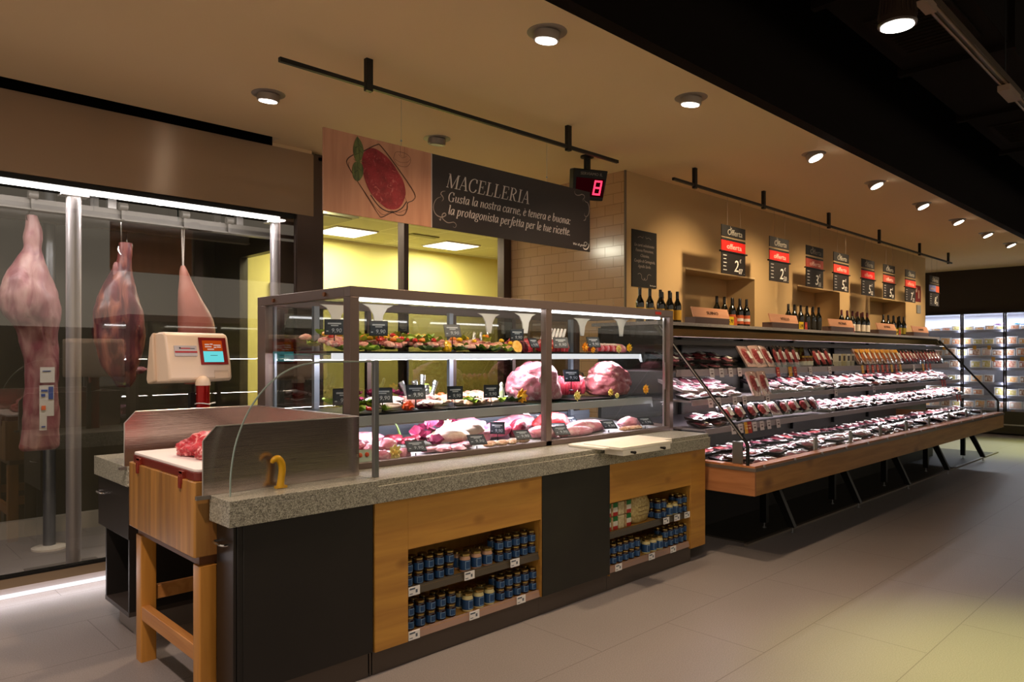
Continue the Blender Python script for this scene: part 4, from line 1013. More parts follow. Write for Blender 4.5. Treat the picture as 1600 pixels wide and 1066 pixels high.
# ================================================================== open wall chiller
CX0, CX1 = 5.05, 12.59
t = thing('wall_chiller', 'long open wall chiller full of packed meat with a wooden bumper band', 'chiller', (8.8, 3.4, 0))
CHILL = t
FASW = wood_mat('bumper_wood', '9c6b34', 'b38044', knots=2.6, axis='x', scale=.8, kcol='5e3414')
FASE = wood_mat('bumper_end_wood', '96603a', 'ae764c', knots=3.0, axis='y', scale=.8, kcol='5e2a18')
part('bumper_band', MB().box(CX0 + .02, CX1, 2.60, 2.64, .508, .700), FASW, t, bevel=.003)
part('bumper_end', MB().box(CX0, CX0 + .02, 2.60, 4.10, .508, .700), FASE, t)
part('bumper_end', MB().box(CX1, CX1 + .02, 2.60, 4.10, .508, .700), FASE, t)
part('bumper_top', MB().box(CX0, CX1 + .02, 2.60, 2.69, .716, .730).box(CX0, CX0 + .08, 2.69, 4.10, .716, .730), wood_mat('bumper_top_wood', 'a8683c', 'bd7d4e', axis='x'), t)
part('bumper_rail', MB().box(CX0 - .004, CX1 + .02, 2.590, 2.60, .690, .716).box(CX0 - .006, CX0, 2.60, 4.10, .690, .716).box(CX0, CX1, 2.60, 2.64, .700, .716), mat('rail_taupe', '7d736c', .3, .5), t)
for k in range(15):
    x = CX0 + .12 + k * .52
    part('rail_pin', MB().tube([(x, 2.59, .722), (x, 2.578, .722)], .011, 10), ALU, t)
CHD = mat('chiller_dark', '15110e', .5)
part('tub', MB().box(CX0 + .02, CX1, 2.64, 4.10, .50, .60).box(CX0 + .02, CX1, 2.645, 2.665, .60, .716).box(CX0 + .02, CX0 + .04, 2.665, 4.1, .6, .716), CHD, t)
part('back_panel', MB().box(CX0 + .02, CX1, 4.06, 4.10, .60, 1.80), mat('chiller_back', '4a4640', .35, .4), t)
part('tub_floor', MB().box(CX0 + .04, CX1 - .01, 2.67, 3.6, .64, .655), mat('tub_floor', '2b2a28', .5), t)
part('canopy_shelf', MB().box(CX0 - .02, CX1 + .02, 3.44, 4.14, 1.812, 1.840), mat('granite_light', 'a59c96', .4, col2='8b827c', scale=90), t)
part('canopy_fascia', MB().prism([(3.47, 1.812), (3.40, 1.715), (3.42, 1.712), (3.50, 1.812)], CX0, CX1, 'x'), mat('canopy_mirror', '8a8368', .12, .95), t)
part('canopy_panel', MB().box(CX0 + .01, CX1, 3.50, 4.06, 1.79, 1.812), CHD, t)
# row of dark rail under the canopy
part('blind_box', MB().box(CX0 + .01, CX1, 3.42, 3.50, 1.645, 1.69), mat('blind_dark', '2a211e', .4), t)
part('end_pane', MB().prism([(2.66, .73), (2.66, .88), (3.44, 1.80), (4.05, 1.80), (4.05, .73)], CX0 + .02, CX0 + .026, 'x'), GLASS, t)
part('end_pane', MB().prism([(2.66, .73), (2.66, .88), (3.44, 1.80), (4.05, 1.80), (4.05, .73)], CX1 - .006, CX1, 'x'), GLASS, t)
for x, nm in ((CX0 + .015, 0), (CX1 - .003, 1)):
    e = part('end_edge', MB().tube([(x, 2.665, .73), (x, 2.665, .875), (x, 2.675, .90), (x, 3.44, 1.79)], .014, 8), BLACKM, t)
    if nm == 0: sub('edge_highlight', MB().tube([(x - .012, 2.70, .93), (x - .012, 3.44, 1.80)], .005, 6), ALU, e)
part('corner_clip', MB().box(CX0 + .03, CX0 + .05, 2.72, 2.80, .735, .90), GREYM, t, bevel=.002)
part('guard_pane', MB().box(CX0 + .04, CX1 - .01, 2.668, 2.674, .73, .875), GLASS, t)
for k in range(9):
    x = CX0 + 1.25 + k * .78
    if x < CX1 - .1: part('guard_clip', MB().box(x - .03, x + .03, 2.676, 2.69, .735, .84), mat('clip_frost', 'a9a8a0', .2, .2), t)
SHM = mat('chiller_shelf', '9a9298', .35, .5)
SH = [(3.30, 1.438, 1.380), (3.155, 1.196, 1.150), (3.03, .975, .930)]
LEDC = emis('chiller_led', (1, .86, .92), 6)
for y, zt, zb in SH:
    s_ = part('shelf', MB().box(CX0 + .04, CX1 - .02, y, 4.02, zt - .02, zt - .006), SHM, t)
    sub('price_strip', MB().add([(CX0 + .04, y - .004, zb), (CX1 - .02, y - .004, zb), (CX1 - .02, y - .001, zt), (CX0 + .04, y - .001, zt), (CX0 + .04, y + .006, zb), (CX1 - .02, y + .006, zb), (CX1 - .02, y + .009, zt), (CX0 + .04, y + .009, zt)],
        [(0, 1, 2, 3), (7, 6, 5, 4), (3, 2, 6, 7), (0, 4, 5, 1), (1, 5, 6, 2), (0, 3, 7, 4)]), mat('strip_mauve', '9c8f98', .3, .15), s_)
    sub('led_line', MB().box(CX0 + .1, CX1 - .1, y + .02, y + .03, zb + .012, zb + .02), LEDC, s_)
    sub('front_fence', MB().box(CX0 + .05, CX1 - .03, y + .012, y + .014, zt, zt + .05), glass_mat('fence_glass', (.93, .95, .93)), s_)
for x in (6.3, 7.55, 8.8, 10.05, 11.3):
    part('shelf_upright', MB().box(x - .012, x + .012, 4.02, 4.06, .65, 1.79), BLACKM, t)
# splayed black legs
for x in (6.15, 7.65, 9.15, 10.7, 12.45):
    part('leg', MB().prism([(3.06, .06), (3.12, .06), (3.12, .50), (3.06, .50)], x, x + .05, 'x'), BLACKM, t)
    part('leg', MB().prism([(2.80, .06), (2.86, .06), (3.08, .50), (3.00, .50)], x, x + .05, 'x'), BLACKM, t)
    for fy in (3.09, 2.83): part('foot', MB().lathe([(.018, .012), (.018, .02), (.006, .022), (.006, .062)], (x + .025, fy, 0), 8), GREYM, t)
part('support_panel', MB().box(CX0 + .5, CX1 - .1, 3.5, 3.55, .013, .50).box(CX0 + .1, CX0 + .14, 3.3, 4.1, 0.0, .50), CHD, t)
for k, (y, z, p) in enumerate([(3.46, 1.70, 50), (3.34, 1.375, 26), (3.19, 1.145, 26), (3.07, .925, 26)]):
    for j in range(3):
        area('chiller_led', (CX0 + 1.3 + j * 2.48, y + .0, z), (math.radians(-6 if k == 0 else 14), 0, 0), 2.4, .02, p / 3.0, (1, .88, .93))

# price cards on the shelf rails
cards = [(x, 3.293, 1.41, 'w') for x in (5.62, 5.78, 5.94, 6.10)] + [(6.86, 3.293, 1.40, 'r'), (7.13, 3.293, 1.40, 'y'), (7.24, 3.293, 1.40, 'r'), (7.6, 3.293, 1.40, 'w'), (8.1, 3.293, 1.40, 'w')]
cards += [(9.05 + k * .165, 3.293, 1.40, 'yrrrrryry'[k]) for k in range(9)] + [(11.3, 3.293, 1.40, 'y'), (11.45, 3.293, 1.40, 'r'), (11.62, 3.293, 1.40, 'r'), (10.9, 3.293, 1.40, 'w')]
cards += [(x, 3.148, 1.17, 'w') for x in (5.35, 5.48, 5.75, 5.92, 6.35, 7.9, 9.0)] + [(11.65, 3.148, 1.17, 'r'), (11.78, 3.148, 1.17, 'r')]
cards += [(x, 3.023, .95, 'w') for x in (5.50, 5.62, 5.86, 5.99, 6.12, 6.3)] + [(5.72, 3.023, .95, 'y'), (5.77, 3.023, .95, 'r'), (11.9, 3.023, .95, 'r'), (12.05, 3.023, .95, 'r')]
CM = {'w': mat('card_white', 'd6ccd2', .5), 'r': mat('card_red', 'b8281c', .5), 'y': mat('card_yellow', 'e0a41c', .5)}
CN = {'w': 'white', 'r': 'red', 'y': 'yellow'}
SN = {1.41: 'upper', 1.40: 'upper', 1.17: 'middle', .95: 'lower'}
SCN = {3.293: 'upper', 3.148: 'middle', 3.023: 'lower'}
for x, y, z, c in cards:
    h = .045 if c == 'w' else .055
    b = MB().box(-.035, .035, -.001, .001, -h, h * .75)
    b.box(-.022, .022, -.0016, -.001, .008, .014, 1).box(-.015, .018, -.0016, -.001, -.02, -.006, 1)
    o = solo('shelf_price_card', b, [CM[c], mat('card_ink', '6d5a60', .6) if c == 'w' else mat('card_ink2', 'f0c8a0', .6)], f'{CN[c]} price card on the {SCN[y]} shelf rail of the wall chiller', 'price card', f'{CN[c]} price cards on the {SCN[y]} chiller rail')
    o.location = (x, y - .004, z); o.rotation_euler = (math.radians(-8), 0, 0)

# meat packs
FILM = glass_mat('cling_film', (.97, .95, .97), 1.7, rough=.07, base=.02)
TRB = mat('tray_black', '171214', .35); TRW = mat('tray_clear', 'd9b9ae', .3); TRP = mat('tray_white', 'dbc9cb', .4)
MR = meat_mat('mince_red', '8e2f33', 'b04a4a', 'd08a86', 30, .6, .35, 1.2, 25)
MP = meat_mat('pork_pink', '8e4656', 'b06f7c', 'd0a8b0', 20, .58, .35, .8, 14)
MO = meat_mat('chicken_orange', 'c46a3a', 'd88a50', 'ecc090', 24, .6, .35, .8, 20)
MDK = meat_mat('beef_dark', '5a1f28', '7d2f38', 'b07a80', 22, .62, .3, .8, 16)
def pack_proto(meat, tray, L=.205, W=.15, H=.035, lab=True, stripe=None):
    r = thing('meat_pack', 'x', 'meat pack')
    tb = MB().add([(-L / 2 + .012, -W / 2 + .012, 0), (L / 2 - .012, -W / 2 + .012, 0), (L / 2 - .012, W / 2 - .012, 0), (-L / 2 + .012, W / 2 - .012, 0), (-L / 2, -W / 2, H * .8), (L / 2, -W / 2, H * .8), (L / 2, W / 2, H * .8), (-L / 2, W / 2, H * .8),
                   (-L / 2 + .012, -W / 2 + .012, H * .8), (L / 2 - .012, -W / 2 + .012, H * .8), (L / 2 - .012, W / 2 - .012, H * .8), (-L / 2 + .012, W / 2 - .012, H * .8)],
                  [(0, 3, 2, 1), (0, 1, 5, 4), (1, 2, 6, 5), (2, 3, 7, 6), (3, 0, 4, 7), (4, 5, 9, 8), (5, 6, 10, 9), (6, 7, 11, 10), (7, 4, 8, 11), (8, 9, 10, 11)])
    part('tray', tb, tray, r, bevel=.003)
    part('meat', MB().lump((0, 0, H * .85), (L * .40, W * .38, H * .42), RND.randint(1, 99), .2, 2.2, 2), meat, r)
    fb = MB(); n = 6; vs = []
    for j in range(n):
        for i in range(n):
            u, v = i / (n - 1) * 2 - 1, j / (n - 1) * 2 - 1
            vs.append((u * L / 2, v * W / 2, H * .82 + H * .55 * (1 - u ** 4) * (1 - v ** 4) + .006 * math.sin(i * 2.1 + j * 1.7) * math.sin(j * 2.9 + L * 40)))
    fs = [(j * n + i, j * n + i + 1, (j + 1) * n + i + 1, (j + 1) * n + i) for j in range(n - 1) for i in range(n - 1)]
    part('film', fb.add(vs, fs), FILM, r)
    if lab: part('label', MB().box(.0, .055, -.035, .045, H * 1.38, H * 1.40), PAPER, r, 'white price label')
    if stripe: part('colour_band', MB().box(-L * .42, L * .42, W * .18, W * .42, H * 1.36, H * 1.385), stripe, r, 'coloured band across the film')
    return Proto(r)
P_BR = pack_proto(MR, TRB); P_BD = pack_proto(MDK, TRB); P_BP = pack_proto(MP, TRB, H=.03); P_WR = pack_proto(MR, TRW, .18, .24, .03); P_WP = pack_proto(MP, TRP)
P_OR = pack_proto(MO, TRW, .155, .21, .035, True, mat('band_yellow', 'e8a83a', .4)); P_BB = pack_proto(MR, TRB, .13, .24, .032)
R2 = random.Random(11)
def lay(protos, x, y, z, tilt, lab, grp, yaw=0.0, jit=1.0):
    p = R2.choice(protos)
    p.place((x + R2.uniform(-.012, .012) * jit, y + R2.uniform(-.01, .01) * jit, z), yaw + R2.uniform(-.22, .22) * jit, lab, grp, rx=tilt + R2.uniform(-.10, .14) * jit, ry=R2.uniform(-.12, .12) * jit)
# upper shelf
z = 1.442; Y0 = 3.30
for k, x in enumerate([5.22, 5.44, 5.66, 5.88, 6.1]):
    lay([P_BP, P_BD], x, 3.42, z, .12, 'black tray of pale meat at the case end of the upper chiller shelf', 'black trays at the near end of the upper chiller shelf')
    lay([P_BP, P_BD], x + .05, 3.46, z + .055, .2, 'black tray stacked on another at the near end of the upper chiller shelf', 'second layer at the near end of the upper chiller shelf')
    lay([P_BR, P_BP], x + .03, 3.60, z + .09, .35, 'black tray leaning behind the stacked trays on the upper chiller shelf', 'leaning trays at the near end of the upper chiller shelf')
for k, x in enumerate([6.38, 6.58, 6.78]):
    lay([P_WR], x, 3.385, z + .095, 1.05, ['pale tray of red mince leaning on the upper chiller shelf, first of three', 'pale tray of red mince leaning on the upper chiller shelf, middle of three', 'pale tray of red mince leaning on the upper chiller shelf, last of three'][k], 'pale leaning mince trays', .0, .4)
for k in range(4):
    lay([P_BB], 6.97 + k * .142, 3.39, z + .09, 1.15, 'narrow dark tray of red meat standing upright beside the pale mince trays', 'upright narrow trays beside the mince', 0, .5)
for k in range(3):
    lay([P_BB], 7.95 + k * .15, 3.40, z + .08, 1.1, 'dark tray leaning between the jars and the boxes on the upper chiller shelf', 'dark leaning trays mid upper shelf', 0, .5)
for k in range(9):
    lay([P_OR], 9.08 + k * .168, 3.38, z + .09, 1.1, 'pale tray of orange meat with a yellow band leaning on the upper chiller shelf', 'orange banded trays on the upper chiller shelf', 0, .4)
for k in range(13):
    lay([P_BB], 10.60 + k * .145, 3.40, z + .085, 1.05, 'tray of red meat leaning at the far end of the upper chiller shelf', 'leaning trays at the far end of the upper chiller shelf', 0, .6)
# middle shelf
z = 1.20
for k in range(4):
    lay([P_WP, P_BP], 5.22 + k * .215, 3.27, z, .10, 'flat film-wrapped tray at the near end of the middle chiller shelf', 'flat trays at the near end of the middle chiller shelf')
    lay([P_WP], 5.3 + k * .21, 3.36, z + .055, .18, 'pale tray stacked on the second layer of the middle chiller shelf', 'second layer at the near end of the middle shelf')
    lay([P_WP], 5.32 + k * .21, 3.52, z + .10, .3, 'pale tray at the back of the near end of the middle chiller shelf', 'back layer at the near end of the middle shelf')
for k, x in enumerate([6.20, 6.385]):
    lay([P_WR], x, 3.215, z + .09, 1.2, ['clear tray of orange-red meat standing upright on the middle shelf, nearer the meat case', 'clear tray of orange-red meat standing upright on the middle shelf, farther from the meat case'][k], 'upright clear trays on the middle shelf', 0, .3)
for k in range(28):
    x = 6.62 + k * .209
    lay([P_BD, P_BR, P_BP], x, 3.27, z, .12, 'black film-wrapped tray in the front row of the middle chiller shelf', 'front row of the middle chiller shelf')
    if k % 2: lay([P_BP, P_WP], x + .03, 3.33, z + .052, .25, 'tray lying on the front row of the middle chiller shelf', 'second layer of the middle chiller shelf')
    lay([P_BP, P_BR], x + .05, 3.47, z + .075, .32, 'tray in the back row of the middle chiller shelf', 'back row of the middle chiller shelf')
# lower shelf
z = .979
for k in range(2): lay([P_BP], 5.2 + k * .22, 3.15, z, .1, 'black tray lying at the case end of the lower chiller shelf', 'trays lying at the case end of the lower shelf')
for k in range(2): lay([P_BP], 5.2 + k * .22, 3.18, z + .052, .15, 'black tray stacked at the case end of the lower chiller shelf', 'trays stacked at the case end of the lower shelf')
for k in range(9):
    lay([P_BR, P_BR] if k != 4 else [P_WP], 5.62 + k * .21, 3.16, z + .07, .95, 'black tray of red meat leaning toward the aisle on the lower chiller shelf', 'leaning black trays on the lower chiller shelf', 0, .7)
for k in range(24):
    x = 7.60 + k * .208
    lay([P_BD, P_BP, P_BR], x, 3.15, z, .12, 'black film-wrapped tray in the front row of the lower chiller shelf', 'front row of the lower chiller shelf')
    lay([P_BP, P_WP, P_BR], x + .04, 3.22, z + .052, .28, 'tray lying on the front row of the lower chiller shelf', 'second layer of the lower chiller shelf')
# tub
for k in range(35):
    x = 5.22 + k * .208
    for j, (y, zz, nm) in enumerate([(2.79, .685, 'front'), (2.97, .715, 'second'), (3.15, .75, 'third')]):
        lay([P_BD, P_BP, P_BR, P_BD], x + .03 * j, y, zz, .08, f'film-wrapped tray in the {nm} row of the open chiller tub', f'{nm} row of the open chiller tub')
        if j == 0 and k % 3 == 0: lay([P_BP], x, y + .03, zz + .052, .1, 'tray lying loose on the front row of the chiller tub', 'loose trays on the tub')
# jars and tall packs mid upper shelf
for k in range(6):
    b = MB().lathe([(.034, 0), (.036, .006), (.036, .075), (.028, .088), (.028, .10)], (0, 0, 0), 14).lathe([(.031, .10), (.031, .118)], (0, 0, 0), 14, 1).lathe([(.0368, .02), (.0368, .062)], (0, 0, 0), 14, 2)
    solo('relish_jar', b, [mat('relish', '6b3a1e', .25), mat('lid_gold', 'b58a3a', .3, .8), mat('relish_label', 'd8d0b8', .6)], 'small brown relish jar among the trays of the upper chiller shelf', 'jar', 'relish jars on the upper chiller shelf', loc=(7.58 + (k % 3) * .085, 3.36 + .09 * (k // 3), 1.434))
for k, c in enumerate(('e3dccb', 'd8c9a0', 'e3dccb', 'cfc4b8')):
    solo('standing_box', MB().box(-.045, .045, -.03, .03, 0, .14).box(-.03, .03, -.031, -.03, .06, .12, 1).lathe([(.02, 0), (.02, .002)], (0, 0, 0), 10, 1), [mat('box_' + c, c, .5), mat('box_art', '3a2c20', .5)],
         'small pale box standing before the orange trays on the upper chiller shelf', 'box', 'pale boxes on the upper chiller shelf', loc=(8.50 + k * .13, 3.37, 1.434))
for k in range(4):
    b = MB().lump((0, 0, .07), (.06, .03, .10), 40 + k, .1, 2, 2, flat=False)
    solo('hanging_snack_bag', b, meat_mat('snack_bag', '6a3016', 'b06a20', 'd8c060', 18, .55, .25, .5, 12), 'brown and yellow snack bag standing behind the relish jars', 'bag', 'snack bags on the upper chiller shelf', loc=(7.66 + k * .125, 3.58, 1.50))

# ------------------------------------------------------------------ wine bottles and wooden name boxes on top
def bottle_proto(lab, cap, band=None):
    r = thing('wine_bottle', 'x', 'bottle')
    part('glass_body', MB().lathe([(.034, 0), (.0375, .006), (.0375, .19), (.034, .212), (.018, .245), (.0145, .262), (.0145, .300)], (0, 0, 0), 18), mat('bottle_dark', '0b0d08', .08, coat=.3), r)
    part('label', MB().lathe([(.0381, .055), (.0381, .15)], (0, 0, 0), 18), lab, r)
    if band: part('neck_band', MB().lathe([(.0383, .085), (.0383, .115)], (0, 0, 0), 18), band, r)
    part('capsule', MB().lathe([(.0152, .262), (.0155, .268), (.0155, .325), (.013, .33)], (0, 0, 0), 14), cap, r)
    return Proto(r)
CB = mat('capsule_black', '141012', .3)
BT = [bottle_proto(mat('label_gold', 'b98f22', .5), CB), bottle_proto(mat('label_orange', 'b4532c', .5), CB, mat('label_white_band', 'd9d2cc', .5)), bottle_proto(mat('label_dark', '1c1a15', .5), CB),  # the third bottle type simply has a dark-coloured label
      bottle_proto(mat('label_cream', 'd5cbbd', .5), mat('capsule_wine', '4a1016', .3)), bottle_proto(mat('label_olive', '8a7a1e', .5), CB)]
BX = [[5.42, 5.575, 5.745, 5.895, 6.03], [6.76, 6.915, 7.075, 7.24, 7.385], [8.40, 8.56, 8.735, 8.915, 9.085, 9.255], [9.985, 10.18, 10.36, 10.545, 10.735, 10.90], [11.54, 11.755, 11.975, 12.235, 12.44]]
BN = ['gold label, nearest group above the meat case', 'orange label, group behind the SUINO box', 'dark label, group behind the VITELLO box', 'cream label, group behind the MACINATI box', 'olive label, farthest group']
for g, xs_ in enumerate(BX):
    for k, x in enumerate(xs_):
        BT[g].place((x, 3.90, 1.84), 0, 'dark wine bottle with ' + BN[g], f'wine bottles, {BN[g]}')
    for k in range(2):
        BT[g].place((xs_[-1] + .02 + .02 * k, 3.99 + .09 * k, 1.84) if k == 0 else (xs_[-1] - .08, 4.02, 1.84), 0, 'dark wine bottle standing behind the row with ' + BN[g], f'second row of wine bottles, {BN[g]}')
WT = wood_mat('name_box_wood', 'cf9170', 'dba684', axis='x', scale=.8)
for x0, x1, nm in ((5.60, 6.22, 'SUINO'), (7.05, 7.68, 'VITELLO'), (8.52, 9.22, 'MACINATI'), (10.03, 10.72, 'BOVINO'), (11.42, 12.12, 'ELABORATI')):
    t = thing('name_box', f'wooden name box reading {nm} on top of the wall chiller', 'sign', ((x0 + x1) / 2, 3.5, 1.84), 'wooden name boxes')
    part('base', MB().prism([(3.45, 1.841), (3.45, 1.897), (3.56, 1.897), (3.56, 1.841)], x0 + .02, x1 - .01, 'x'), mat('name_box_dark', '57423c', .5), t, bevel=.002)
    pn = MB().prism([(3.452, 1.897), (3.478, 1.985), (3.49, 1.985), (3.464, 1.897)], x0, x1, 'x')
    part('face_panel', pn, WT, t)
    a = text_mb(nm, .042, 0, width=(x1 - x0) * .32, align='LEFT')
    a.xf(Matrix.Translation((x0 + (x1 - x0) * .36, 3.457, 1.925)) @ Matrix.Rotation(math.radians(-16.5), 4, 'X'))
    part('lettering', a, mat('burnt_ink', '4c2a1c', .6), t)
for x, c, nm in ((6.27, 'y', 'SUINO'), (6.385, 'o', 'SUINO'), (7.80, 'y', 'VITELLO'), (7.95, 'r', 'VITELLO'), (9.30, 'r', 'MACINATI'), (10.83, 'y', 'BOVINO'), (10.98, 'r', 'BOVINO')):
    w2 = .11 if c == 'y' else .06
    b = MB().box(x, x + w2, 3.50, 3.503, 1.841, 1.925).box(x, x + w2, 3.503, 3.55, 1.841, 1.844)
    if c == 'y':
        text_mb('5,90', .05, .1, mb=b, width=w2 * .75, m=1); 
        k_ = len(b.v)
        st = 16
        b.xf(Matrix.Translation((x + .012, 3.4985, 1.865)), st)
    else: b.box(x + .01, x + w2 - .012, 3.4995, 3.50, 1.87, 1.90, 1)
    solo('bottle_price_card', b, [{'y': mat('card_lemon', 'd8b414', .5), 'o': mat('card_rust', 'b4581c', .5), 'r': mat('card_brick', 'a02a1c', .5)}[c], mat('card_text_dark', '40301c', .6) if c == 'y' else mat('card_text_red', 'd05030', .6)],
         f"{ {'y': 'yellow', 'o': 'orange', 'r': 'red'}[c]} price card standing beside the {nm} name box", 'price card', 'price cards before the bottles')

# ================================================================== far glass door cooler
FX = 16.9
t = thing('glass_door_cooler', 'tall glass door cooler along the far wall behind the chiller', 'cooler', (17.3, 3.5, 0))
CB2 = mat('cooler_frame', '1d1914', .4, .4); CI = mat('cooler_inner', 'b4b4bc', .5)
YS = [1.27, 2.0, 2.735, 3.467, 4.205, 4.94, 5.67]
part('body', MB().box(17.68, 17.74, YS[0], YS[-1], .1, 2.43).box(FX + .05, 17.68, YS[0], YS[-1], .38, .47).box(FX + .05, 17.68, YS[0], YS[-1], 2.40, 2.43).box(FX + .05, 17.68, YS[0] - .05, YS[0], .1, 2.43).box(FX + .05, 17.68, YS[-1], YS[-1] + .05, .1, 2.43), CI, t)
part('base_panel', MB().box(FX, FX + .05, YS[0], YS[-1], .03, .46), mat('cooler_base', '3a341e', .5), t)
part('base_trim', MB().box(FX - .01, FX, YS[0], YS[-1], .19, .215), ALU, t)
part('top_panel', MB().box(FX - .02, FX + .06, YS[0], YS[-1], 2.40, 2.46), CB2, t)
for i in range(len(YS) - 1):
    d = part('door', MB().box(FX, FX + .03, YS[i] + .004, YS[i] + .03, .46, 2.40).box(FX, FX + .03, YS[i + 1] - .03, YS[i + 1] - .004, .46, 2.40), CB2, t)
    sub('door_glass', MB().box(FX + .012, FX + .017, YS[i] + .03, YS[i + 1] - .03, .46, 2.40), GLASS, d)
SZ = [2.07, 1.78, 1.55, 1.31, 1.02, .76, .50]
for z in SZ:
    s_ = part('shelf', MB().box(FX + .10, 17.68, YS[0], YS[-1], z - .015, z), CI, t)
    sub('price_strip', MB().box(FX + .09, FX + .10, YS[0], YS[-1], z - .04, z + .008), mat('strip_lilac', 'a7abc6', .4), s_)
for y in (1.6, 2.37, 3.1, 3.83, 4.57, 5.3):
    area('cooler_led', (FX + .30, y, 2.38), (0, math.radians(0), 0), .08, .6, 18, (.86, .92, 1))
    area('cooler_led', (FX + .065, y - .33, 1.45), (0, math.radians(-90), 0), 1.7, .02, 6, (.92, .92, 1))
cols = [('df9a3a', 'orange'), ('c46a3a', 'red-brown'), ('b7b04a', 'green-yellow'), ('7d4630', 'brown'), ('d2b0a8', 'pale pink'), ('a8504a', 'red')]
R3 = random.Random(5)
def box_pack(col, L=.2, H=.13):
    b = MB().box(-.07, -.02, -L / 2, L / 2, 0, H).box(-.074, -.07, -L / 2 + .02, L / 2 - .02, .018, H - .018, 1).box(-.077, -.074, .03, L / 2 - .035, .045, H - .04, 2)
    return b
for si, z in enumerate(SZ):
    y = 2.05
    while y < 4.95:
        c, cn = R3.choice(cols if si else cols[:3]); L = R3.choice((.18, .2, .24)); H = R3.uniform(.12, .17) if si else R3.uniform(.06, .11)
        if R3.random() < (.97 if si < 3 else .86):
            solo('chilled_pack', box_pack(c, L - .01, H), [mat('pack_rim', 'd9dade', .4), mat('pk_' + c, c, .5, col2='e0c8b0', scale=18), PAPER],
                 f'{cn} pack in a pale tray on the ' + ['top', 'second', 'third', 'fourth', 'fifth', 'sixth', 'bottom'][si] + ' shelf of the glass door cooler', 'food pack',
                 f'{cn} packs, cooler shelf {si + 1} from the top', loc=(FX + .26, y + L / 2, z + .001), bevel=.008)
        y += L
for k, (y, c) in enumerate([(3.30, '2a93c8'), (3.05, '3aa2d4'), (3.62, '8a5a9a'), (2.75, 'c8405a')]):
    for j in range(2):
        solo('snack_bag', MB().lump((0, 0, .035), (.06, .13, .04), 70 + k, .12, 2, 2), mat('bag_' + c, c, .3, col2='e8e4f0', scale=9), ['blue', 'bright blue', 'violet', 'red and white'][k] + ' bag lying on the top shelf of the glass door cooler' + (', upper one' if j else ', lower one'),
             'bag', 'bags on the top cooler shelf', loc=(FX + .30, y, 2.075 + .075 * j))
for k in range(6):
    c = 'w' if k < 2 else 'y'
    solo('cooler_price_card', MB().box(-.002, 0, -.03, .03, -.06, .02), mat('card_amber', 'e0a84a', .5), 'amber price card on the shelf edges of the glass door cooler', 'price card', 'amber price cards in the glass door cooler',
         loc=(FX + .088, [4.55, 4.0, 3.75, 3.68, 3.35, 3.2][k], [1.74, 1.74, 1.74, 1.51, .46, 1.51][k]))

# ================================================================== jars in the pine cabinets
def jar_proto(r, h, lidc, content, name='jar'):
    t = thing('glass_jar', 'x', 'jar')
    part('glass_body', MB().lathe([(r * .86, 0), (r, .004), (r, h * .72), (r * .82, h * .84), (r * .80, h * .86)], (0, 0, 0), 16), content, t)
    part('label', MB().lathe([(r + .0006, h * .12), (r + .0006, h * .66)], (0, 0, 0), 16), mat('label_blue', '1c4674', .5), t)
    # pale frame line printed on the label
    fr = MB()
    for a0, a1, z0, z1 in ((-2.2, -2.12, .16, .62), (-1.1, -1.02, .16, .62), (-2.2, -1.02, .16, .19), (-2.2, -1.02, .59, .62)):
        n = 5
        for i in range(n):
            aa, ab = a0 + (a1 - a0) * i / n, a0 + (a1 - a0) * (i + 1) / n; R = r + .0012
            fr.add([(R * math.cos(aa), R * math.sin(aa), h * z0), (R * math.cos(ab), R * math.sin(ab), h * z0), (R * math.cos(ab), R * math.sin(ab), h * z1), (R * math.cos(aa), R * math.sin(aa), h * z1)], [(0, 1, 2, 3)])
    part('label_frame', fr, mat('label_pale', '8fb0cc', .5), t)
    part('lid', MB().lathe([(r * .88, h * .86), (r * .93, h * .87), (r * .93, h * .985), (r * .84, h), (r * .3, h * .985)], (0, 0, 0), 16), lidc, t)
    return Proto(t)
GOLD = mat('lid_gold2', 'b39a5c', .22, .85)
J_S = jar_proto(.0265, .068, GOLD, mat('jar_dark', '2a1108', .08))
J_T = jar_proto(.031, .098, GOLD, mat('jar_rose', 'c79a78', .1))
J_C = jar_proto(.031, .100, GOLD, mat('jar_cream', 'd8c98c', .1))
def cluster(cab, shelf, nm, proto, x0, n, dx, z, rows=2, high=2, h=.068, y0=3.035, where=''):
    for k in range(n):
        for j in range(rows):
            for q in range(high):
                lvl = '' if high == 1 else (', top layer' if q else ', bottom layer')
                lab = f'{nm} {where}, {shelf} shelf, {cab} pine cabinet{lvl}' + ('' if j == 0 else ', back')
                proto.place((x0 + k * dx, y0 + j * (.058 if h < .09 else .068), z + q * h), RND.uniform(-.25, .25), lab, f'{nm}s {where}, {cab} cabinet, {shelf} shelf, row {j + 1}{lvl}')
SJ = 'small blue-labelled jar'; TJ = 'tall blue-labelled jar'
cluster('nearer', 'upper', SJ, J_S, 2.215, 5, .0685, .3725, where='in block-side stack')
cluster('nearer', 'upper', TJ, J_T, 2.60, 3, .082, .3725, 2, 1, .098, where='in the middle')
cluster('nearer', 'upper', SJ, J_S, 2.855, 5, .066, .3725, where='in the far stack')
cluster('nearer', 'lower', SJ, J_S, 2.225, 5, .0690, .151, where='in block-side stack')
cluster('nearer', 'lower', TJ, J_C, 2.62, 3, .080, .151, 2, 1, .100, where='in the middle')
cluster('nearer', 'lower', SJ, J_S, 2.865, 5, .066, .151, where='in the far stack')
cluster('farther', 'lower', SJ, J_S, 3.84, 6, .067, .151, where='in block-side stack')
cluster('farther', 'lower', TJ, J_C, 4.29, 3, .079, .151, 2, 1, .100, where='in the middle')
cluster('farther', 'lower', SJ, J_S, 4.52, 5, .068, .151, where='in the far stack')
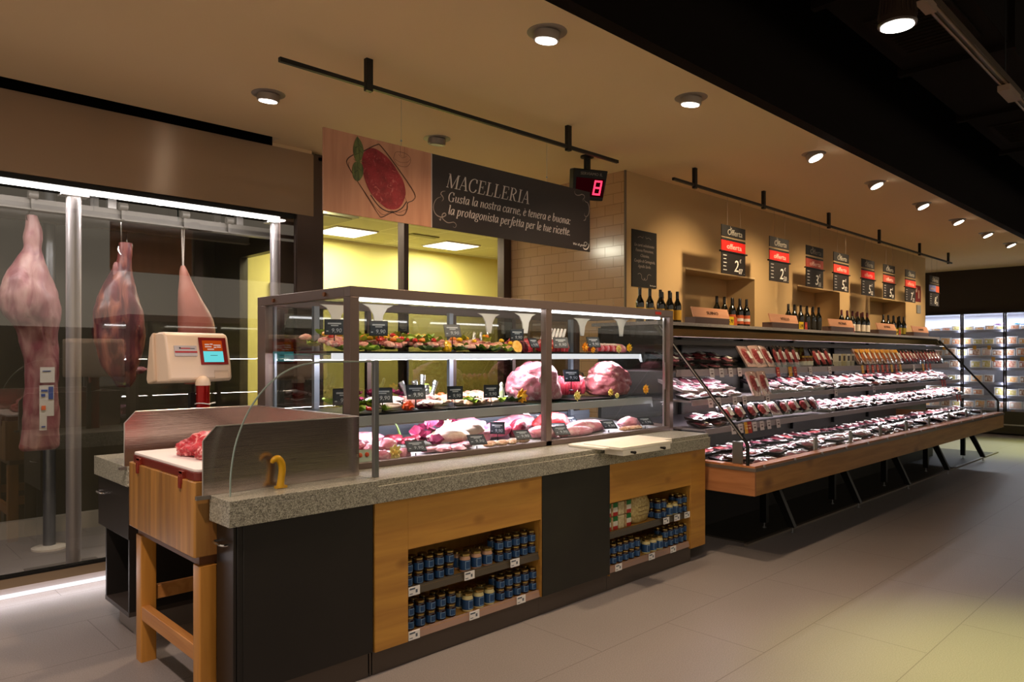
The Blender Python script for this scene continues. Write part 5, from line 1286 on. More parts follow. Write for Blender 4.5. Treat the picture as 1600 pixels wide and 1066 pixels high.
cluster('farther', 'upper', SJ, J_S, 4.435, 2, .066, .3725, where='beside the big bag')
cluster('farther', 'upper', TJ, J_C, 4.575, 2, .070, .3725, 2, 1, .098, where='between two stacks')
cluster('farther', 'upper', SJ, J_S, 4.71, 2, .066, .3725, where='in the corner stack')
# flag-striped packets and the big bag
for k, (x, q) in enumerate([(3.855, 0), (3.855, 1), (3.93, 0), (3.93, 1), (4.005, 0), (4.005, 1), (4.08, 0), (4.08, 1)]):
    t = thing('food_packet', f"small packet with green, white and red band, {'upper' if q else 'lower'} layer, " + ['first', 'second', 'third', 'fourth'][k // 2] + ' from the dark panel', 'packet', (x, 3.06,   .3725 + q * .093), 'flag-striped packets')
    z0 =   .3725 + q * .093; pal = (k // 2) % 2 == 0
    part('bag', MB().box(x - .033, x + .033, 3.03, 3.09, z0, z0 + .091), mat('packet_pale', 'b6a67c', .4, col2='d2c69c', scale=60) if pal else mat('packet_tan', '9c7a52', .4, col2='c0a478', scale=60), t, bevel=.008)
    if not pal or k < 2:
        part('flag_band', MB().box(x - .022, x + .026, 3.0275, 3.030, z0 + .062, z0 + .092).box(x - .022, x + .026, 3.0275, 3.030, z0 + .03, z0 + .062, 1).box(x - .022, x + .026, 3.0275, 3.030, z0 + .006, z0 + .03, 2),
             [mat('flag_green', '1c6e34', .5), mat('flag_white', 'd8d4c4', .5), mat('flag_red', 'a82a24', .5)], t)
t = thing('pasta_bag', 'big clear bag of pale yellow pasta between packets and jars', 'bag', (4.26, 3.06, .3725))
b = MB(); b.lump((4.25, 3.075, .465), (.135, .045, .115), 12, .10, 2.4, 3, flat=False)
for i, v in enumerate(b.v): b.v[i] = (v[0], v[1], max(.3735, v[2]))
part('bag', b, mat('pasta_pale', 'cdbd84', .35, col2='a48a50', scale=70, bump=.4), t)
part('bag_top', MB().prism([(4.14, .55), (4.37, .55), (4.36, .575), (4.15, .575)], 3.07, 3.078, 'y'), mat('bag_top_brown', '8a6a4a', .3), t)
part('printed_text', MB().box(4.19, 4.31, 3.028, 3.030, .485, .49).box(4.20, 4.30, 3.026, 3.028, .455, .459).box(4.19, 4.33, 3.024, 3.026, .43, .433), mat('bag_print', '7a6238', .6), t)

# ================================================================== food in the meat case
# ---- price cards on stems
def card_proto(tilt):
    t = thing('case_price_card', 'x', 'price card')
    M = Matrix.Translation((0, 0, .105)) @ Matrix.Rotation(tilt, 4, 'X')
    part('frame', MB().box(-.056, .056, -.002, .004, -.045, .045).xf(M), mat('card_frame', '15161a', .4), t)
    f = MB().box(-.05, .05, -.0032, -.002, -.038, .038)
    part('card', f.xf(M), mat('card_navy', '26303c', .45), t)
    l = MB().box(-.038, .038, -.004, -.0032, .016, .025).box(-.02, .022, -.004, -.0032, .006, .012).box(-.046, -.034, -.004, -.0032, -.026, -.02)
    s_ = len(l.v); text_mb('9,90', .034, .1, mb=l); l.xf(Matrix.Translation((-.018, -.004, -.030)), s_)
    part('lettering', l.xf(M), mat('card_text', 'aeb6c0', .6), t)
    part('stem', MB().tube([(0, .003, .065), (0, .003, .008)], .003, 6).lathe([(.018, 0), (.018, .005), (.005, .012)], (0, .003, 0), 10), BLACKM, t)
    return Proto(t)
C_UP = card_proto(0); C_TI = card_proto(-.45); C_FL = card_proto(-.95)
S1, S2 = 1.565, 1.212
def deckz(y): return .970 + (y - 3.346) / .754 * .04
def pc(proto, x, y, z, lab, rz=-.35, sc=1.0):
    proto.place((x, y, z), rz, lab, None, sc=(sc, sc, sc))
pc(C_UP, 2.175, 3.68, S1 + .045, 'upright dark price card at the end of the top case shelf, behind the corner post')
pc(C_UP, 2.46, 3.66, S1 + .045, 'upright dark price card on the top shelf over the green and pink skewers')
pc(C_TI, 3.03, 3.66, S1 + .045, 'leaning dark price card on the top shelf beside the yellow pepper')
pc(C_UP, 3.62, 3.66, S1 + .035, 'upright dark price card on the top shelf before the dark red cutlets', -.35, .95)
pc(C_TI, 3.76, 3.63, S1 - .01, 'small leaning price card on the top shelf before the red chops', .1, .85)
pc(C_TI, 4.06, 3.64, S1 - .02, 'leaning price card behind the middle frame post on the top shelf', -.6)
pc(C_TI, 4.47, 3.66, S1 - .01, 'leaning price card on the top shelf beside the striped rib rack')
pc(C_UP, 2.16, 3.56, S2 + .0, 'dark price card on the middle shelf by the corner post', -.3, 1.05)
pc(C_TI, 2.42, 3.56, S2 + .0, 'leaning price card on the middle shelf beside the green lettuce', -.5, 1.05)
pc(C_TI, 2.66, 3.56, S2 + .01, 'leaning price card on the middle shelf before the foil-wrapped bones', -.4, 1.05)
pc(C_UP, 2.96, 3.55, S2 + .005, 'upright dark price card on the middle shelf before the pale chopped meat', -.3, .95)
pc(C_UP, 3.27, 3.55, S2 + .005, 'upright dark price card on the middle shelf beside the orange flower', -.3, .95)
pc(C_TI, 4.16, 3.62, S2 + .075, 'pale leaning price card on the middle shelf before the red ribs', -.5, 1.1)
pc(C_FL, 2.53, 3.385, deckz(3.385) - .045, 'leaning price card on the case floor beside the pink thighs')
pc(C_FL, 3.00, 3.385, deckz(3.385) - .045, 'leaning price card on the case floor before the white chicken breasts')
pc(C_UP, 3.30, 3.52, deckz(3.5), 'tall thin price card turned sideways on the case floor', -1.0, .9)
pc(C_FL, 3.40, 3.385, deckz(3.385) - .045, 'leaning price card on the case floor before the maroon cut')
pc(C_FL, 3.78, 3.385, deckz(3.385) - .045, 'leaning price card on the case floor just right of the middle post')
pc(C_FL, 3.90, 3.50, deckz(3.5) - .045, 'leaning price card on the case floor before the bright red cut')
pc(C_FL, 4.36, 3.42, deckz(3.4) - .045, 'leaning price card on the case floor near the serving board end')
pc(C_FL, 4.33, 3.78, deckz(3.7) - .045, 'price card at the back of the case floor')
pc(C_FL, 4.80, 3.40, deckz(3.4) - .045, 'leaning price card in the far corner of the case floor')

# ---- platters
PLT = mat('platter_black', '12100f', .3)
def platter(x0, x1, y0, y1, z, lab):
    solo('black_platter', MB().rbox(x0, x1, y0, y1, z + .001, z + .009, .02).rbox(x0 - .004, x1 + .004, y0 - .004, y1 + .004, z + .009, z + .013, .02), PLT, lab, 'platter', 'black platters in the meat case')
platter(2.13, 3.10, 3.625, 4.06, S1, 'black platter of green and pink skewers on the top case shelf')
platter(3.12, 3.64, 3.625, 4.06, S1, 'black platter of fanned pink slices on the top case shelf')
platter(3.66, 4.36, 3.625, 4.06, S1, 'black platter of red chops on the top case shelf')
platter(4.38, 4.97, 3.625, 4.06, S1, 'black platter with the rib rack on the top case shelf')
platter(2.13, 2.88, 3.52, 4.06, S2, 'black platter under lettuce and chicken on the middle case shelf')
platter(2.90, 3.58, 3.52, 4.06, S2, 'black platter of chopped pale meat on the middle case shelf')
platter(4.10, 4.60, 3.54, 4.0, S2, 'black platter under the red ribs on the middle case shelf')

# ---- small food
def leafy(col, col2, seed, size=.05):
    """ruffled leaf"""
    b = MB(); n, m = 7, 12; rr = random.Random(seed); vs = []
    for i in range(n):
        for j in range(m):
            u = i / (n - 1); a = 2 * PI * j / m
            w_ = size * u * (1 + .25 * math.sin(a * 2 + seed)); zz = .5 * size * u * u + .18 * size * u * math.sin(a * 5 + seed) + .1 * size * u * math.sin(a * 9 + seed * 2)
            vs.append((w_ * math.cos(a), w_ * .75 * math.sin(a), zz))
    fs = [(i * m + j, i * m + (j + 1) % m, (i + 1) * m + (j + 1) % m, (i + 1) * m + j) for i in range(n - 1) for j in range(m)]
    return b.add(vs, fs)
LET = mat('lettuce', '6c9a1e', .45, col2='b4cc4c', scale=30); LETD = mat('lettuce_dark', '2e4414', .5, col2='4f6a24', scale=30); RAD = mat('radicchio', '5a1230', .45, col2='8d2c50', scale=26)
def lproto(nm, mb, m, cat): return Proto(solo(nm, mb, m, 'x', cat))
LP1 = lproto('lettuce_leaf', leafy(0, 0, 1), LET, 'lettuce'); LP2 = lproto('lettuce_leaf', leafy(0, 0, 2), LETD, 'lettuce'); LP3 = lproto('radicchio_leaf', leafy(0, 0, 3), RAD, 'radicchio')
PK1 = meat_mat('patty_pink', 'd08478', 'e3a798', 'f0cfc0', 40, .6, .35, .8, 22); PK2 = meat_mat('patty_rose', 'c46468', 'd8888a', 'ecc4bc', 40, .6, .35, .8, 22)
PE = meat_mat('meat_peach', 'dba07c', 'ecbf9c', 'f4dcc4', 40, .6, .35, .6, 22); RDM = meat_mat('meat_red', 'b02a36', 'd0485a', 'f0a8a8', 26, .6, .3, .8, 14)
MARO = meat_mat('meat_maroon', '4a0f1e', '74202e', '9c4450', 22, .66, .28, .8, 14); WH = meat_mat('chicken_white', 'd8bcae', 'ead4c6', 'f2e4da', 18, .6, .3, .8, 10)
PNK = meat_mat('pink_cut', 'd4788c', 'e49cae', 'f4d0d8', 12, .6, .28, .8, 7)
def pp(nm, m, r, seed, cat='meat', amp=.18): return Proto(solo(nm, MB().lump((0, 0, r[2] * .5), r, seed, amp, 1.8, 2), m, 'x', cat))
A1 = pp('meat_piece', PK1, (.042, .032, .022), 3); A2 = pp('meat_piece', PK2, (.045, .028, .022), 4); A3 = pp('meat_piece', PE, (.045, .034, .02), 5)
YP = pp('pepper_piece', mat('pepper_yellow', 'e8b414', .3), (.022, .018, .015), 6, 'pepper'); RP = pp('pepper_piece', mat('pepper_red', 'c4281a', .3), (.02, .017, .015), 7, 'pepper'); OP = pp('pepper_piece', mat('pepper_orange', 'e07a1c', .3), (.022, .017, .015), 8, 'pepper')
R4 = random.Random(21)
def scatter(protos, n, x0, x1, y0, y1, z0, dz, labs, grp):
    for _ in range(n):
        p, l = R4.choice(list(zip(protos, labs)))
        yy = R4.uniform(y0, y1)
        p.place((R4.uniform(x0, x1), yy, z0 + dz * (yy - y0) / (y1 - y0) + R4.uniform(0, .008)), R4.uniform(0, 6.28), l, grp + ', ' + l.split(' ')[0] + ' ' + l.split(' ')[1], rx=R4.uniform(-.3, .3))
def sets(n, where, protos, names, *a):
    scatter(protos, n, *a, [f'{nm} {where}' for nm in names], where)
Z1 = S1 + .013; Z2 = S2 + .013
w1 = 'on the skewer platter, top shelf of the case'
sets(34, w1, [LP1, LP1, LP2], ['green lettuce leaf', 'green lettuce leaf', 'dark green lettuce leaf'], 2.16, 3.08, 3.64, 3.98, Z1, .035)
sets(70, w1, [A1, A2, A1], ['pink meat piece', 'rose meat piece', 'pink meat piece'], 2.15, 3.06, 3.66, 3.98, Z1 + .02, .05)
sets(46, w1, [YP, RP, OP, YP], ['yellow pepper piece', 'red pepper piece', 'orange pepper piece', 'yellow pepper piece'], 2.2, 2.95, 3.65, 3.95, Z1 + .055, .05)
sets(16, w1 + ', on top', [LP1], ['green lettuce leaf'], 2.2, 3.0, 3.65, 3.9, Z1 + .045, .05)
w2 = 'on the fanned slice platter, top shelf of the case'
sets(50, w2, [A2, A3, A1], ['rose meat slice', 'peach meat slice', 'pink meat slice'], 3.10, 3.60, 3.66, 3.98, Z1 + .01, .055)
sets(10, w2 + ', on top', [YP, LP1, OP], ['yellow pepper piece', 'green lettuce leaf', 'orange pepper piece'], 3.12, 3.56, 3.66, 3.9, Z1 + .05, .05)
sets(8, w2, [LP1, LP2], ['green lettuce leaf', 'dark green lettuce leaf'], 3.14, 3.6, 3.64, 3.75, Z1, .03)
w3 = 'on the lettuce platter, middle shelf of the case'
sets(16, w3, [LP1, LP1, LP2], ['green lettuce leaf', 'green lettuce leaf', 'dark green lettuce leaf'], 2.15, 2.45, 3.54, 3.70, Z2, .05)
sets(10, w3, [RP, OP], ['red tomato piece', 'orange tomato piece'], 2.18, 2.36, 3.55, 3.65, Z2 + .01, .02)
sets(12, w3, [LP3], ['purple radicchio leaf'], 2.45, 2.85, 3.80, 4.0, Z2 + .02, .06)
sets(5, w3 + ', front', [LP3], ['purple radicchio leaf'], 2.72, 2.92, 3.55, 3.62, Z2, .0)
w4 = 'on the chopped meat platter, middle shelf of the case'
sets(40, w4, [A3, A1, A3], ['peach meat piece', 'pink meat piece', 'peach meat piece'], 2.95, 3.5, 3.58, 3.95, Z2 + .005, .04)
sets(10, w4, [LP1, LP2, OP], ['green lettuce leaf', 'dark green lettuce leaf', 'orange pepper piece'], 3.0, 3.55, 3.54, 3.75, Z2, .03)

# ---- larger meat and garnish, each one its own thing
def big(nm, cat, lab, m, c, r, seed, amp=.16, freq=1.5, ang=0., sub=4, grp=None):
    return solo(nm, MB().lump(c, r, seed, amp, freq, sub, ang=ang), m, lab, cat, grp)
def frill_meat(nm, lab, c, n, dx, m, foil, frill=.05, sz=(.03, .06, .045), lean=.35):
    """a row of cutlets standing side by side, each bone tipped with foil"""
    for k in range(n):
        x = c[0] + k * dx
        t = thing(nm, lab, 'cutlet', (x, c[1], c[2]), lab + ' group')
        part('meat', MB().lump((x, c[1], c[2] + sz[2] * .6), sz, k + 5, .15, 1.8, 3), m, t)
        part('bone', MB().tube([(x, c[1] + .01, c[2] + sz[2]), (x + lean * .05, c[1] + .03, c[2] + sz[2] + frill)], .005, 6), mat('bone', 'd8c8b0', .5), t)
        part('foil_tip', MB().tube([(x + lean * .02, c[1] + .02, c[2] + sz[2] + frill * .5), (x + lean * .05, c[1] + .03, c[2] + sz[2] + frill), (x + lean * .09, c[1] + .045, c[2] + sz[2] + frill * 1.6)], [.007, .013, .009], 8), foil, t)
FOIL = mat('foil', 'c9cbd0', .22, .95, bump=.6, scale=60)
solo('orange_slice', MB().lathe([(.045, 0), (.045, .012)], (0, 0, 0), 24).xf(Matrix.Translation((3.60, 3.645, Z1 + .035)) @ Matrix.Rotation(math.radians(75), 4, 'X')), mat('orange_flesh', 'efae3c', .35, col2='f6cf74', scale=40), 'round slice of orange at the end of the fanned meat slices', 'orange')
solo('yellow_pepper', MB().lump((2.985, 3.66, Z1 + .025), (.03, .03, .045), 9, .25, 2.5, 3, flat=False), mat('pepper_yellow', 'e8b414', .3), 'shiny yellow pepper on the top case shelf between skewers and slices', 'pepper')
solo('bird_marker', MB().prism([(2.70, S1 + .14), (2.705, S1 + .20), (2.712, S1 + .20), (2.712, S1 + .165), (2.735, S1 + .155), (2.765, S1 + .16), (2.74, S1 + .145)], 3.80, 3.803, 'y').tube([(2.72, 3.802, S1 + .145), (2.72, 3.802, S1 + .012)], .002, 5), BLACKM,
     'small black marker on a stem above the skewers', 'marker')
frill_meat('cutlet', 'dark cutlet with foil-tipped bone on the top case shelf', (3.42, 3.88, Z1), 3, .065, MARO, FOIL, .06)
frill_meat('cutlet', 'dark red cutlet standing behind the price card on the top case shelf', (3.66, 3.74, Z1), 4, .035, MARO, MARO, .0, (.02, .05, .05))
big('meat_cut', 'meat', 'bright red chops piled behind the price card on the top case shelf', RDM, (3.83, 3.86, Z1 + .03), (.12, .10, .085), 31, .3, 2.4)
frill_meat('cutlet', 'red chop with white paper bone frill beside the middle post on the top shelf', (4.00, 3.78, Z1), 7, .040, RDM, mat('paper_frill', 'ecebf0', .4), .075, (.028, .06, .062), .9)
for k in range(9):
    x = 4.50 + k * .036
    t = thing('rib_chop', 'narrow pink and white striped rib chop on the top case shelf', 'chop', (x, 3.72, Z1), 'striped rib chops')
    part('meat', MB().lump((x, 3.72, Z1 + .03), (.017, .06, .042), k + 3, .1, 1.5, 2), PNK if k % 2 else RDM, t)
    part('fat_edge', MB().lump((x + .004, 3.72, Z1 + .062), (.012, .05, .014), k + 7, .2, 2, 2), mat('fat_white', 'ead9d2', .4), t)
big('meat_cut', 'meat', 'rounded pink loin at the far end of the top case shelf', PNK, (4.90, 3.76, Z1 + .02), (.10, .07, .055), 44, .08)
# flowers cut from vegetables
def flower(c, col, col2, lab, r=.032):
    t = thing('vegetable_flower', lab, 'garnish', c, 'carved vegetable flowers')
    p = MB()
    for ring, (nr, rr, rz_, tilt) in enumerate(((8, r, .0, .5), (6, r * .6, .006, 1.0))):
        for k in range(nr):
            a = 2 * PI * k / nr + ring * .3
            d = Vector((math.cos(a), 0, math.sin(a))); q = Vector((-math.sin(a), 0, math.cos(a)))
            C0 = Vector(c) + Vector((0, -.012 - rz_, 0))
            tip = C0 + d * rr + Vector((0, -.012 * tilt, 0)); b1 = C0 + d * rr * .5 + q * rr * .33; b2 = C0 + d * rr * .5 - q * rr * .33
            p.add([C0, b1, tip, b2, C0 + Vector((0, .012, 0)), b1 + Vector((0, .01, 0)), tip + Vector((0, .004, 0)), b2 + Vector((0, .01, 0))], [(0, 3, 2, 1), (4, 5, 6, 7), (0, 1, 5, 4), (1, 2, 6, 5), (2, 3, 7, 6), (3, 0, 4, 7)])
    part('petals', p, mat('petal_' + col, col, .4), t)
    part('centre', MB().lump((c[0], c[1] - .01, c[2]), (r * .45, r * .4, r * .45), 3, .1, 2, 2, flat=False), mat('petal_' + col2, col2, .4), t)
flower((3.92, 3.64, Z1 + .03), 'f0a012', 'e07a10', 'orange flower at the foot of the red chops by the middle post', .035)
flower((4.33, 3.64, Z1 + .04), 'e88a10', 'f0b030', 'deep orange flower between chops and rib rack on the top shelf', .04)
flower((4.40, 3.62, Z1 + .02), 'f0a828', 'e07a10', 'small orange flower touching the deep orange flower on the top shelf', .025)
flower((4.70, 3.60, Z1 + .03), 'f2e28a', 'e8a83a', 'pale yellow flower before the rib rack on the top shelf', .036)
flower((4.84, 3.60, Z1 + .04), 'f4c020', 'f0a020', 'bright yellow flower before the pink loin on the top shelf', .036)
flower((3.60, 3.60, Z2 + .045), 'f5a80e', 'f8c030', 'big orange flower at the foot of the left roast on the middle shelf', .055)
flower((4.12, 3.54, Z2 + .03), 'f4e088', 'f0cf60', 'pale yellow flower between the two roasts on the middle shelf', .04)
flower((4.53, 3.55, Z2 + .04), 'f6cf5c', 'f2b83a', 'yellow flower before the right roast on the middle shelf', .032)
flower((4.585, 3.53, Z2 + .015), 'f6e690', 'f2d060', 'small pale flower touching the one before the right roast', .024)
flower((5.00, 3.55, Z2 + .05), 'f8b010', 'f09010', 'orange flower at the far end of the middle shelf', .042)
flower((2.40, 3.42, deckz(3.42) + .03), 'f4e08a', 'f0c860', 'pale yellow flower among the pink thighs on the case floor', .05)
flower((2.98, 3.66, deckz(3.66) + .12), 'f4ec9a', 'f0d870', 'pale yellow flower above the white chicken breasts on the case floor', .04)

# middle shelf large pieces
big('chicken_breast', 'chicken', 'white chicken piece behind the first leaning card on the middle shelf', WH, (2.50, 3.62, Z2 + .03), (.10, .06, .03), 51, .15, ang=.3)
big('chicken_breast', 'chicken', 'pale chicken piece lying behind the leaning cards on the middle shelf', WH, (2.58, 3.78, Z2 + .05), (.13, .06, .03), 52, .15, ang=-.2)
big('chicken_breast', 'chicken', 'cream chicken fillet on the dark leaves of the middle shelf', WH, (2.80, 3.60, Z2 + .03), (.10, .06, .022), 53, .15, ang=.2)
solo('tomato_bunch', MB().lump((2.61, 3.57, Z2 + .02), (.035, .03, .03), 61, .5, 4, 3, flat=False), mat('tomato', 'd23a18', .3, col2='ea6a30', scale=30), 'bright red and orange tomato flower between two leaning cards', 'tomato')
for k, (x, y, l, h) in enumerate([(2.76, 3.78, -.5, .11), (2.80, 3.74, -.1, .12), (2.85, 3.76, .25, .15), (2.90, 3.72, .5, .11), (2.84, 3.68, .0, .09)]):
    t = thing('wrapped_drumstick', 'drumstick with silver foil-wrapped bone on the middle case shelf', 'drumstick', (x, y, Z2), 'foil-wrapped drumsticks')
    part('meat', MB().lump((x, y, Z2 + .04), (.035, .035, .045), 60 + k, .2, 2, 3), PK1, t)
    part('foil', MB().tube([(x, y, Z2 + .05), (x + l * .04, y, Z2 + .05 + h * .5), (x + l * .09, y + .01, Z2 + .05 + h)], [.022, .014, .02], 9), FOIL, t)
big('lettuce_tuft', 'lettuce', 'small bright green lettuce tuft beside the foil-wrapped bones', LET, (2.96, 3.86, Z2 + .10), (.04, .03, .04), 71, .5, 4, sub=3)
solo('tomato_slice', MB().lump((3.08, 3.84, Z2 + .06), (.03, .02, .02), 72, .3, 3, 3), mat('tomato', 'd23a18', .3, col2='ea6a30', scale=30), 'red tomato slice behind the upright price card on the middle shelf', 'tomato')
solo('spring_onion', MB().tube([(3.44, 3.62, Z2 + .02), (3.445, 3.63, Z2 + .07), (3.46, 3.65, Z2 + .12)], [.016, .02, .010], 10).lump((3.46, 3.65, Z2 + .125), (.014, .014, .02), 3, .2, 2, 2, flat=False), mat('onion_green', 'a8c070', .4, col2='e4e8d8', scale=16), 'pale green spring onion bulb before the left roast', 'onion')
ROAST = meat_mat('roast_pink', 'b05868', 'cc808c', 'e0b0b4', 14, .60, .3, 1.6, 9)
ROAST2 = meat_mat('roast_rose', 'a4505a', 'c4747a', 'dca49c', 16, .60, .3, 1.6, 10)
def roast(c, r, seed, m, lab, ang=0.0, seams=(), net=True):
    t = thing('roast', lab, 'meat', (c[0], c[1], Z2 - .01), 'large pink roasts')
    b = MB(); bm = bmesh.new(); bmesh.ops.create_icosphere(bm, subdivisions=5, radius=1)
    off = Vector((seed, seed * .7, seed * .3)); vs = []
    for v in bm.verts:
        d = v.co
        # shoulders: narrower at one end, flatter under
        k = 1 + .14 * noise.noise(d * 1.3 + off) + .055 * noise.noise(d * 3.5 + off) + .018 * noise.noise(d * 9 + off) - .05 * (1 - abs(noise.noise(d * 2.6 + off * 2))) ** 6
        for (sx_, sa_, dep) in seams:
            q = d.x * math.cos(sa_) + d.z * math.sin(sa_) - sx_ + .08 * noise.noise(d * 2 + off)
            k -= dep * math.exp(-(q / .055) ** 2)
        p = Vector((d.x * r[0] * k, d.y * r[1] * k, d.z * r[2] * k)); p.z *= 1 - .28 * max(0, d.x * (1 if ang >= 0 else -1))
        p.z = max(p.z, -r[2] * .5)
        vs.append((c[0] + p.x, c[1] + p.y, c[2] + p.z))
    fs = [tuple(v.index for v in f.verts) for f in bm.faces]; bm.free()
    part('meat', b.add(vs, fs), m, t, smooth=60)
    return t
rt = roast((3.90, 3.76, Z2 + .10), (.26, .17, .19), 4.2, ROAST, 'huge pink roast at the middle post of the case, middle shelf', -1, ((-.15, .5, .10), (.35, -.4, .08)))
part('round_seal', MB().lathe([(.022, 0), (.022, .004), (.012, .005)], (0, 0, 0), 18).xf(Matrix.Translation((3.80, 3.60, Z2 + .15)) @ Matrix.Rotation(math.radians(75), 4, 'X')), mat('bone_ring', 'e6cfd2', .4), rt, 'pale ring of bone')
roast((4.775, 3.74, Z2 + .10), (.235, .16, .185), 9.1, ROAST2, 'huge pink roast wrapped at the far end of the middle case shelf', 1, ((.1, 1.2, .07), (.3, 2.2, .07)))
for k in range(5):
    x = 4.20 + k * .062
    solo('beef_rib', MB().lump((x, 3.78, Z2 + .075), (.035, .05, .095), 80 + k, .10, 1.6, 3), meat_mat('rib_red', 'a8283a', 'c84458', 'e08a90', 20, .62, .3, 1.2, 16), 'upright red beef rib between the two roasts', 'meat', 'upright beef ribs')
solo('clear_bag', MB().lump((4.52, 3.86, Z2 + .09), (.10, .08, .10), 15, .35, 2.6, 3), glass_mat('clear_bag', (.94, .93, .95), 2.2, .12, base=.03), 'crinkled clear bag beside the right roast', 'bag')

# case floor
def dk(nm, cat, lab, m, x, y, r, seed, amp=.16, ang=0., sub=4, dz=0.0, freq=1.5, grp=None):
    big(nm, cat, lab, m, (x, y, deckz(y) + r[2] * .5 + dz), r, seed, amp, freq, ang, sub, grp)
for k, (x, y, s, dz) in enumerate([(2.21, 3.44, .05, 0), (2.30, 3.50, .055, .02), (2.31, 3.40, .05, 0), (2.43, 3.52, .06, .03), (2.34, 3.60, .06, .04), (2.47, 3.42, .045, .0), (2.24, 3.56, .055, .04), (2.17, 3.50, .05, .02)]):
    dk('chicken_thigh', 'chicken', 'glossy pink chicken thigh in the pile on the case floor behind the glass guard post', PNK, x, y, (s, s * .8, s * .72), 90 + k, .25, k, 3, dz, grp='pink chicken thighs')
dk('pink_cut', 'meat', 'long pale pink cut behind the thighs on the case floor', PNK, 2.38, 3.78, (.22, .06, .045), 99, .15, .1, 4, .03)
for k, (x, y) in enumerate([(2.58, 3.66), (2.66, 3.62), (2.74, 3.66), (2.62, 3.74)]):
    dk('liver_piece', 'meat', 'dark purple-red liver piece on the case floor before the radicchio', MARO, x, y, (.065, .045, .03), 110 + k, .3, k * .7, 3, .03, grp='liver pieces')
solo('rosemary_sprig', MB().tube([(2.66, 3.72, deckz(3.7) + .07), (2.645, 3.73, deckz(3.7) + .12), (2.62, 3.73, deckz(3.7) + .16)], [.008, .007, .003], 6), LETD, 'dark green rosemary sprig standing in the liver pieces', 'herb')
for k, (x, y, z) in enumerate([(2.78, 3.60, .05), (2.82, 3.64, .09), (2.80, 3.56, .03), (2.86, 3.68, .11), (2.93, 3.72, .12), (2.76, 3.66, .07), (3.0, 3.78, .10), (3.06, 3.74, .12)]):
    LP3.place((x, y, deckz(y) + z), k, 'purple radicchio leaf beside the chicken breasts on the case floor', 'radicchio beside the chicken breasts', rx=.8, sc=(1.25, 1.25, 1.25))
dk('chicken_breast', 'chicken', 'long pale chicken breast on the case floor, nearer the radicchio', WH, 2.92, 3.58, (.15, .07, .055), 121, .10, -.35, 4, .03)
dk('chicken_breast', 'chicken', 'long pale chicken breast on the case floor, behind the other one', WH, 3.10, 3.64, (.16, .08, .06), 122, .10, -.35, 4, .05)
for k, (x, y) in enumerate([(2.68, 3.43), (2.78, 3.45), (2.74, 3.40), (2.88, 3.43), (2.97, 3.47), (2.84, 3.39)]):
    dk('escalope', 'meat', 'thin pink escalope fanned at the front of the case floor', PNK, x, y, (.075, .045, .02), 130 + k, .2, .3 * k, 3, .01, grp='pink escalopes')
for k in range(8):
    A3.place((3.10 + k * .05, 3.385 + (k % 2) * .03, deckz(3.39) + .008), k, 'small peach meat piece at the front edge of the case floor', 'peach pieces at the front edge')
dk('pink_cut', 'meat', 'large pink joint at the back of the case floor, left one', PNK, 3.28, 3.80, (.17, .10, .075), 141, .2, .1, 4, .02)
dk('pink_cut', 'meat', 'deep pink joint behind the sideways card on the case floor', meat_mat('deep_pink', 'c84868', 'da6c84', 'eeb0be', 12, .62, .28, .8, 7), 3.42, 3.66, (.13, .09, .06), 142, .15, .2, 4, .02)
dk('pink_cut', 'meat', 'small pink cut with pale lines beside the deep pink joint', PNK, 3.22, 3.60, (.09, .06, .05), 143, .2, .2, 4, .01)
dk('maroon_cut', 'meat', 'wedge-shaped maroon beef cut on the case floor before the middle post', MARO, 3.60, 3.62, (.085, .07, .085), 144, .08, .3, 4, .0, 1)
dk('pink_cut', 'meat', 'glossy pale pink cut right before the middle post on the case floor', PNK, 3.72, 3.50, (.15, .09, .05), 145, .15, -.1, 4, .01)
dk('pink_cut', 'meat', 'rosy joint at the back of the case floor behind the maroon cut', PNK, 3.80, 3.84, (.20, .08, .06), 146, .15, .0, 4, .03)
dk('red_cut', 'meat', 'bright red beef joint on the case floor behind the middle post', meat_mat('bright_red', 'c42a30', 'dc4a4a', 'ec8a86', 16, .66, .3, .8, 8), 4.02, 3.70, (.19, .11, .09), 147, .15, .2, 4, .01)
dk('pink_cut', 'meat', 'long pink loin on the case floor behind the serving board', PNK, 4.20, 3.52, (.26, .09, .055), 148, .10, .1, 4, .01)
dk('pink_cut', 'meat', 'pale pink loin lying in front of the long one', PNK, 3.98, 3.43, (.20, .06, .04), 149, .10, .05, 4, .01)
dk('pink_cut', 'meat', 'short pink piece with white fat near the far corner of the case floor', PNK, 4.72, 3.50, (.12, .07, .05), 150, .2, .1, 4, .01)
for k in range(5):
    A3.place((4.50 + k * .045, 3.385, deckz(3.39) + .008), k, 'tiny pale garnish piece near the serving board end of the case floor', 'pale garnish pieces at the serving end')
solo('parchment_sheet', MB().prism([(3.86, deckz(3.9) + .02), (3.90, deckz(3.9) + .16), (4.05, deckz(3.9) + .02)], 3.86, 3.864, 'y'), PAPER, 'white paper triangle standing behind the bright red joint', 'paper')
solo('clear_bag', MB().lump((4.12, 3.88, deckz(3.88) + .05), (.10, .06, .09), 18, .35, 2.6, 3), glass_mat('clear_bag', (.94, .93, .95), 2.2, .12, base=.03), 'crinkled clear bag behind the bright red joint', 'bag')
